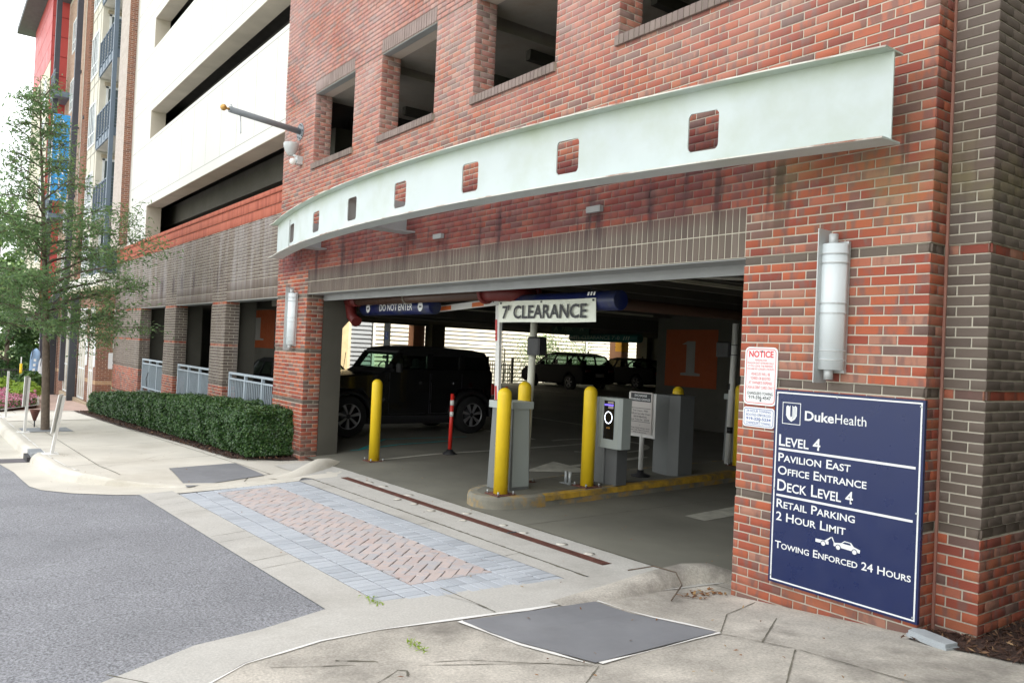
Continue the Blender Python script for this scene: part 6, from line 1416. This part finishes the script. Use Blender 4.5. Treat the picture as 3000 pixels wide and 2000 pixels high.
# upper storeys
parts('wall', MB().box(-42.3, -32.1, YU+.01, 8.9, 4.2, 18.2).box(-32.09, XE-.02, 2.5, 8.9, 3.7, 17), BEIGE, nb)
BST = [4.36-.83, 6.36, 9.19, 12.02, 14.85]
for k, zb in enumerate((6.36, 9.19, 12.02, 14.85)):
    bl = obj('balcony', MB().box(-32.09, -28.96, YU-.03, 2.45, zb, zb+.30), BFRM, nb); sub('balcony_soffit', MB().box(-32.05, -28.98, YU+.02, 2.4, zb-.012, zb-.002), mat('soffit_cream', (.66, .62, .55), .8), bl)
for k, zb in enumerate((3.9, 6.36, 9.19, 12.02, 14.85)):
    f_ = zb+.30; bl = obj('balcony_railing', MB().box(-32.09, -29.0, YU-.025, YU+.025, f_+1.02, f_+1.07).box(-32.09, -29.0, YU-.02, YU+.02, f_+.10, f_+.14).box(-29.03, -28.97, YU, 1.9, f_+1.02, f_+1.07).box(-29.02, -28.98, YU, 1.9, f_+.10, f_+.14), BFRM, nb)
    mb = MB()
    for i in range(7): zz = f_+.22+i*.115; mb.box(-32.05, -29.02, YU-.006, YU+.006, zz, zz+.014).box(-29.006, -28.994, YU, 1.85, zz, zz+.014)
    sub('rail_bar', mb, BFRM, bl)
    mb = MB()
    for i in range(6): x = -32.0+i*.6; mb.box(x-.02, x+.02, YU-.05, YU+.02, f_-.25, f_+1.03)
    for y in (.5, 1.2, 1.85): mb.box(-29.05, -28.98, y-.02, y+.02, f_-.2, f_+1.03)
    sub('rail_post', mb, BFRM, bl)
    # door wall facing +X
    dz = f_ if k else f_-.1
    obj('door_lintel', MB().box(-32.11, -32.07, -.02, 2.4, dz+2.28, dz+2.42), BRT, nb)
    dr = obj('balcony_door', MB().box(-32.09, -32.05, .04, .12, dz, dz+2.26).box(-32.09, -32.05, .72, .84, dz, dz+2.26).box(-32.09, -32.05, 1.5, 1.6, dz, dz+2.26).box(-32.09, -32.05, .04, 1.6, dz+2.18, dz+2.27), WFR, nb)
    sub('pane', MB().box(-32.085, -32.07, .12, 1.5, dz, dz+2.2), WGLASS, dr)
    mb = MB()
    for i in range(9): mb.box(-32.068, -32.06, .86, 1.48, dz+.3+i*.2, dz+.315+i*.2)
    sub('blind', mb, mat('blind', (.55, .6, .55), .6), dr)
    # street windows
    wz = zb+.35
    for (a, b, hgt, nn) in ((-34.2, -32.6, 1.75, 3), (-40.4, -39.35, 1.5, 1)):
        w_ = obj('window', frame_xz(MB(), a, b, wz, wz+hgt, .07, YU-.03, YU+.02), WFR, nb); sub('pane', MB().box(a+.05, b-.05, YU-.005, YU+.009, wz+.05, wz+hgt-.05), WGLASS, w_)
        mb = MB()
        for i in range(1, nn+1): x = a+(b-a)*i/(nn+1); mb.box(x-.03, x+.03, YU-.02, YU-.004, wz+.06, wz+hgt-.06)
        mb.box(a+.06, b-.06, YU-.018, YU-.006, wz+.5, wz+.55); sub('mullion', mb, WFR, w_)
    obj('panel_joint', MB().box(-34.4, -32.1, YU-.004, YU+.01, zb-.02, zb+.01), GRV, nb)
obj('corner_post', MB().box(-29.07, -28.93, YU-.07, YU+.07, 4.2, 17.5), BFRM, nb)
parts('panel_joint', MB().box(-34.38, -34.36, YU-.004, YU+.01, 4.2, 18).box(-32.45, -32.43, YU-.004, YU+.01, 4.2, 18).box(-33.4, -33.38, YU-.004, YU+.01, 4.2, 18), GRV, nb)
NBU = tonemat('brick_upper', [(0, (.42, .28, .21)), (1, (.50, .36, .28))], stain_shade=False)
B = Bricks(nb, 'upper_brick', 0)
for row in range(19, 222):
    course(B, YU-.10, 'f', -35.6, -34.5, row, NBR, row % 2, ref=-34.5); course(B, -34.5, 'r', YU-.10, YU+.01, row, NBR, row % 2, ref=YU-.1)
    zc = Z0+(row+.5)*C; hl = [(-40.45, -39.3)] if any(zb+.33 < zc < zb+1.88 for zb in (3.9, 6.36, 9.19, 12.02, 14.85)) else ()
    if zc < 12.2 or True: course(B, YU, 'f', -42.0, -36.6, row, NBU, row % 2, hl, ref=-36.6)
B.fin()
obj('brick_panel', MB().box(-35.6, -34.506, YU-.094, YU+.01, 4.2, 18), MORT, nb)
for x, y in ((-36.1, -.5), (-41.3, -.75)): obj('downspout', MB().box(x-.13, x+.13, y-.1, y+.12, .0, 18), mat('downspout_dark', (.05, .05, .065), .5), nb)
for x, z_ in ((-37.2, 8.0), (-37.2, 13.5), (-35, 11), (-38.2, 5.4)): obj('vent_hood', MB().box(x-.1, x+.1, YU-.14, YU, z_, z_+.12), DKM, nb)
# small balcony before the red tower
for zb in (13.2, 10.3, 7.4): 
    bl = obj('balcony', MB().box(-42.2, -40.6, -.85, YU, zb, zb+.25), BFRM, nb); mb = MB().box(-42.2, -40.6, -.86, -.82, zb+1.2, zb+1.25)
    for i in range(14): mb.box(-42.2+i*.12, -42.18+i*.12, -.85, -.83, zb+.25, zb+1.2)
    sub('rail_bar', mb, BFRM, bl)
# red tower
parts('tower', MB().box(-50.5, XT-.03, -.88, 6, 3.6, 19.0), mat('tower_backing', (.36, .05, .05), .6), nb)
obj('wall', MB().box(-50.5, XT-.02, -.9, -.881, 3.0, 15.3), mat('tower_cream', (.66, .60, .48), .8), nb)
me = MB().box(-.56, .56, -.012, .012, -.46, .46).mesh('red_panel', REDM)
for i in range(7):
    for j in range(4): o = bpy.data.objects.new('red_panel', me); COL.objects.link(o); setpar(o, nb); o.location = (XT-.6-i*1.15, -.893, 15.8+j*.95)
me = MB().box(-.012, .012, -.38, .38, -.46, .46).mesh('red_panel', REDM)
for j in range(16):
    for i in range(2): o = bpy.data.objects.new('red_panel', me); COL.objects.link(o); setpar(o, nb); o.location = (XT-.015, -.48+i*.8, 4.4+j*.97)
for z_ in (5.5, 8.3, 11.2, 13.2): w_ = obj('window', frame_xz(MB(), -44.6, -43.4, z_, z_+1.5, .08, -.93, -.90), WFR, nb); sub('pane', MB().box(-44.55, -43.45, -.912, -.902, z_+.05, z_+1.45), WGLASS, w_)
obj('roof', MB().box(-51.4, -38.4, -1.75, 7, 19.05, 19.35), mat('roof_soffit', (.10, .11, .12), .7), nb); obj('roof', MB().box(-42.6, -33, -.75, 9, 18.25, 18.5), mat('roof_soffit', (.10, .11, .12), .7), nb)
# blue blade sign
bs = thing('blade_sign', 'tall blue blade sign with white stacked letters ending ATS, high on the apartment building', 'sign', (-37, -.9, 7.7))
obj('panel', MB().box(-37.08, -36.99, -1.18, -.55, 7.74, 11.5), BLUES, bs); obj('edge', MB().box(-37.1, -36.97, -1.20, -1.181, 7.74, 11.5), SIGNW, bs); parts('bracket', MB().box(-37.06, -37.0, -.55, YU, 8.2, 8.28).box(-37.06, -37.0, -.55, YU, 11.0, 11.08), DKM, bs)
for i, ch in enumerate('FLATS'): text(ch, -36.985, -.865, 9.95-i*.52, SIGNW, bs, cap=.36, bold=.012, align='c', plane='yz')
mb = MB(); Q_ = [(-1.0, 11.05), (-.72, 11.05), (-.86, 11.3), (-1.0, 10.72), (-.72, 10.72), (-.86, 10.95)]
for a, b in ((0, 1), (1, 2), (2, 0), (3, 4), (4, 5)): mb.tube([(-36.985, Q_[a][0], Q_[a][1]), (-36.985, Q_[b][0], Q_[b][1])], .018, 4)
obj('emblem', mb, SIGNW, bs)
# entrance canopy with posts
cp = thing('entrance_canopy', 'dark steel canopy with diagonal hangers over the apartment entrance', 'canopy', (-36, -1, 2.6))
obj('deck', MB().box(-39.4, -34.6, -1.6, YN-.12, 2.52, 2.66), DKM, cp)
for x in (-39, -38.2, -37.2, -36.2): obj('hanger', MB().tube([(x, -1.5, 2.66), (x+.15, YN-.05, 3.9)], .035, 6), DKM, cp)
for x, y in ((-32.55, -.6), (-38.6, -.6)): obj('post', MB().box(x-.13, x+.13, y-.13, y+.13, -1, 3.6), DKM, cp)
# ---------- street end: flower bed, flags, fence, shrubs, trees
bed = [(-25.4, -3.42), (-27.2, -2.25), (-33.2, -1.7), (-33.6, -3.5)]
mb = MB(); mb.prism(bed, -.75, -.32, 'z'); struct('planting_bed', mb, MULCH)
mb = MB()
for (a, b) in zip(bed, bed[1:]+bed[:1]): mb.strip([a, b], .16, lambda x, y: -.30, 0)
struct('bed_kerb', mb, CONC)
def inbed(n):
    out = []
    while len(out) < n:
        x, y = random.uniform(-33.4, -25.6), random.uniform(-3.4, -1.8); k = (x+25.4)/(-1.8); 
        if y < -2.25+(x+27.2)*-.09 and (x < -27.2 or y < -3.42+(-25.4-x)*.65): out.append((x, y))
    return out
pts = inbed(5200); P = [(x, y, -.30+random.uniform(0, .26)) for x, y in pts]
o = obj('flowers', leaves('flowers', P, np.tile((0, 0, 1.), (len(P), 1)), .07, .06, PETAL, jit=.6), None); tag(o, 'bed of low pink flowers at the far left by the kerb', 'flowers'); o['kind'] = 'stuff'
pts = inbed(5200); P = [(x, y, -.34+random.uniform(0, .26)) for x, y in pts]
o = obj('flower_foliage', leaves('flower_foliage', P, np.tile((0, 0, 1.), (len(P), 1)), .09, .06, LEAFB, jit=.7), None); tag(o, 'green leaves between the pink flowers', 'foliage'); o['kind'] = 'stuff'
def shrub(name, label, x, y, z_, r, h, n, m_, L, group=None):
    t = thing(name, label, 'shrub', (x, y, z_), group); v = rng.normal(0, 1, (n, 3)); v /= np.linalg.norm(v, axis=1)[:, None]; rr = rng.uniform(.75, 1.03, n)[:, None]*(1+.10*np.sin(v[:, :1]*5+v[:, 1:2]*7)+.08*np.sin(v[:, 2:]*9+v[:, :1]*6))
    P = v*rr*np.array([r, r, h/2])+np.array([x, y, z_+h/2]); obj('foliage', leaves('foliage', P, v, L, L*.55, m_, jit=.5), None, t)
    mb = MB().lathe([(.001, .05), (r*.7, h*.25), (r*.72, h*.6), (.001, h*.85)], (x, y, z_), 10); obj('inner_growth', mb, mat('hedge_inner', (.012, .022, .008), .95), t); return t
shrub('lime_plant', 'bright lime green plant in front of the pink flowers', -29.5, -2.5, -.42, .42, .55, 900, LEAFL, .13)
shrub('lime_plant', 'smaller lime green plant behind the leaning sign post', -31.4, -2.2, -.42, .5, .62, 900, LEAFL, .13); shrub('lime_plant', 'lime green plant at the left side of the flower bed', -32.4, -2.9, -.42, .5, .7, 900, LEAFL, .13)
shrub('leafy_plant', 'large leaved green plant beside the feather flags', -33.2, -1.9, -.45, .4, .95, 700, LEAFB, .22)
shrub('round_bush', 'dark green rounded bush in front of the black fence', -36.2, -2.05, -.85, .50, 1.1, 3500, LEAFH, .07)
def flag(label, y, z1_, w_, tilt, col, letter):
    t = thing('feather_flag', label, 'flag', (-36, y, -.6), 'feather flags at the shop entrance'); n = 14; mb = MB(); vs = []
    for i in range(n+1):
        u = i/n; z_ = -.45+(z1_+.45)*u; wd = w_*(.55+.45*math.sin(min(1, u*1.4)*1.57))*(1 if u < .85 else math.sqrt(max(0.02, 1-((u-.85)/.15)**2))); yc = y+tilt*u
        for k in range(4): v = k/3-.5; vs.append((-36+.05*math.sin(u*6+v*3), yc+v*wd, z_))
    mb.add(vs, [(4*i+k, 4*i+k+1, 4*i+5+k, 4*i+4+k) for i in range(n) for k in range(3)], 0, True); o = obj('banner', mb, col, t); m_ = o.modifiers.new('thickness', 'SOLIDIFY'); m_.thickness = .006
    obj('pole', MB().tube([(-36.02, y-.18, -.75), (-36.02, y+tilt*.9-.1, z1_)], .012, 6), DKM, t)
    q = MB()
    for i in range(5): z_ = .0+i*.2; q.box(-35.93, -35.925, y+tilt*(z_+.45)/(z1_+.45)-.04, y+tilt*(z_+.45)/(z1_+.45)+.05, z_, z_+.10)
    sub('print', q, letter, o)
flag('pale blue feather flag left of the street tree trunk', -1.62, 1.34, .34, .14, mat('flag_blue', (.30, .45, .66), .7, var=.25, scale=3), SIGNW); flag('white feather flag half behind the street tree trunk', -1.30, 1.02, .40, .16, mat('flag_white', (.72, .74, .76), .7), mat('flag_print', (.35, .42, .55), .7))
fn = thing('metal_fence', 'long low black picket fence at the end of the street', 'fence', (-44, -3, -1.2))
me = MB().box(-.012, .012, -.014, .014, 0, 1.25).mesh('picket', BLK)
for k in range(60): o = bpy.data.objects.new('picket', me); COL.objects.link(o); setpar(o, fn); o.location = (-44, -6.5+k*.115, -1.1)
parts('rail', MB().box(-44.02, -43.98, -6.6, .4, .05, .10).box(-44.02, -43.98, -6.6, .4, -.95, -.91), BLK, fn)
t = thing('marker_post', 'thin white marker post with a yellow sleeve beyond the bush', 'post', (-43.6, -1.36, -.9)); obj('post', MB().tube([(-43.6, -1.36, -1), (-43.6, -1.36, .75)], .025, 6), WHT, t); obj('sleeve', MB().tube([(-43.6, -1.36, -.35), (-43.6, -1.36, .42)], .06, 8), YEL, t)
def bigtree(label, x, y, z0_, h, r, n, m_, L, low=.15):
    t = thing('tree', label, 'tree', (x, y, z0_), 'trees closing the end of the street' if x < 0 else None); mb = MB().tube([(x, y, z0_), (x+.1, y, z0_+h*.35), (x, y+.1, z0_+h*.8)], [.28, .2, .05], 8)
    cl = []
    for k in range(34):
        a = random.uniform(0, 6.28); u = random.random(); rr = r*math.sqrt(random.random())*(1-.6*max(0, u-.45)); c_ = Vector((x+rr*math.cos(a), y+rr*math.sin(a), z0_+h*(low+(1-low)*u))); cl.append((c_, r*random.uniform(.22, .42)))
        if k % 2 == 0: b_ = Vector((x, y, z0_+h*(.2+.5*u))); mb.tube([b_, b_.lerp(c_, .5)+Vector((0, 0, .2)), c_], [.07, .04, .015], 5)
    per = n//34; C_ = np.array([c for c, _ in cl]).repeat(per, 0); S_ = np.array([s for _, s in cl]).repeat(per); v = rng.normal(0, 1, (len(C_), 3)); v /= np.linalg.norm(v, axis=1)[:, None]
    P = C_+v*(S_*rng.uniform(.55, 1.05, len(S_)))[:, None]*np.array([1, 1, .72]); obj('trunk', mb, BARK, t); obj('crown', leaves('crown', P, v+np.array([0, 0, .5]), L, L*.55, m_, jit=.5), None, t)
LEAFD = leafmat('dark_background_leaf', [(0, (.03, .07, .025)), (.6, (.055, .12, .035)), (1, (.11, .19, .055))], .5, .4)
bigtree('bright green tree rising behind the street tree, tallest of its row', -62, -1.5, -3, 14.0, 3.4, 9000, LEAFB, .34)
bigtree('dense dark tree at the left picture edge beyond the fence', -56, -4.4, -2.6, 8.8, 3.0, 9000, LEAFD, .30, .05); bigtree('dark tree low behind the black fence near the flags', -50, -1.6, -2.4, 5.2, 2.4, 8000, LEAFD, .24, .0)
bigtree('pale sunlit tree low beyond the fence', -68, -1.5, -3.4, 9.5, 4.0, 9000, LEAFB, .34, .0); bigtree('far tree filling the gap beside the red tower', -74, -6, -4, 12.5, 4.5, 8000, LEAFB, .4, .05)
bigtree('rounded green tree just past the entrance canopy', -53, .8, -2.4, 6.2, 2.6, 8000, LEAFB, .24, .0)

bigtree('unseen leafy tree added right of the brown pier to darken its side', 4.4, .2, .3, 8.5, 2.9, 9000, LEAFD, .22, .12)  # added out of view to darken the side faces of the piers
bigtree('tall unseen tree added past the mulch bed to block light from the right', 8.2, -3.4, .6, 11, 3.8, 9000, LEAFD, .30, .12)  # second added tree, also out of view, holds back light from the right
mb = MB(); vs = []
Y1 = [(-4.96, .95), (-4.975, 1.6), (-4.985, 2.4), (-5.0, 3.2), (-5.04, 4.0), (-5.09, 5.0), (-5.13, 5.8)]
for x, y in Y1: z = g(x, y); vs += [(x+.006, y, z+.075), (x-.004, y, z+.138), (x-.07, y, z+.157)]
mb.add(vs, [(3*i+k, 3*i+k+1, 3*i+4+k, 3*i+3+k) for i in range(len(Y1)-1) for k in range(2)])
o = struct('kerb_paint', mb, mat('worn_yellow_line', (.50, .30, .03), .8, var=.25, scale=9, dirt=((.14, .12, .08), .9), dscale=4))
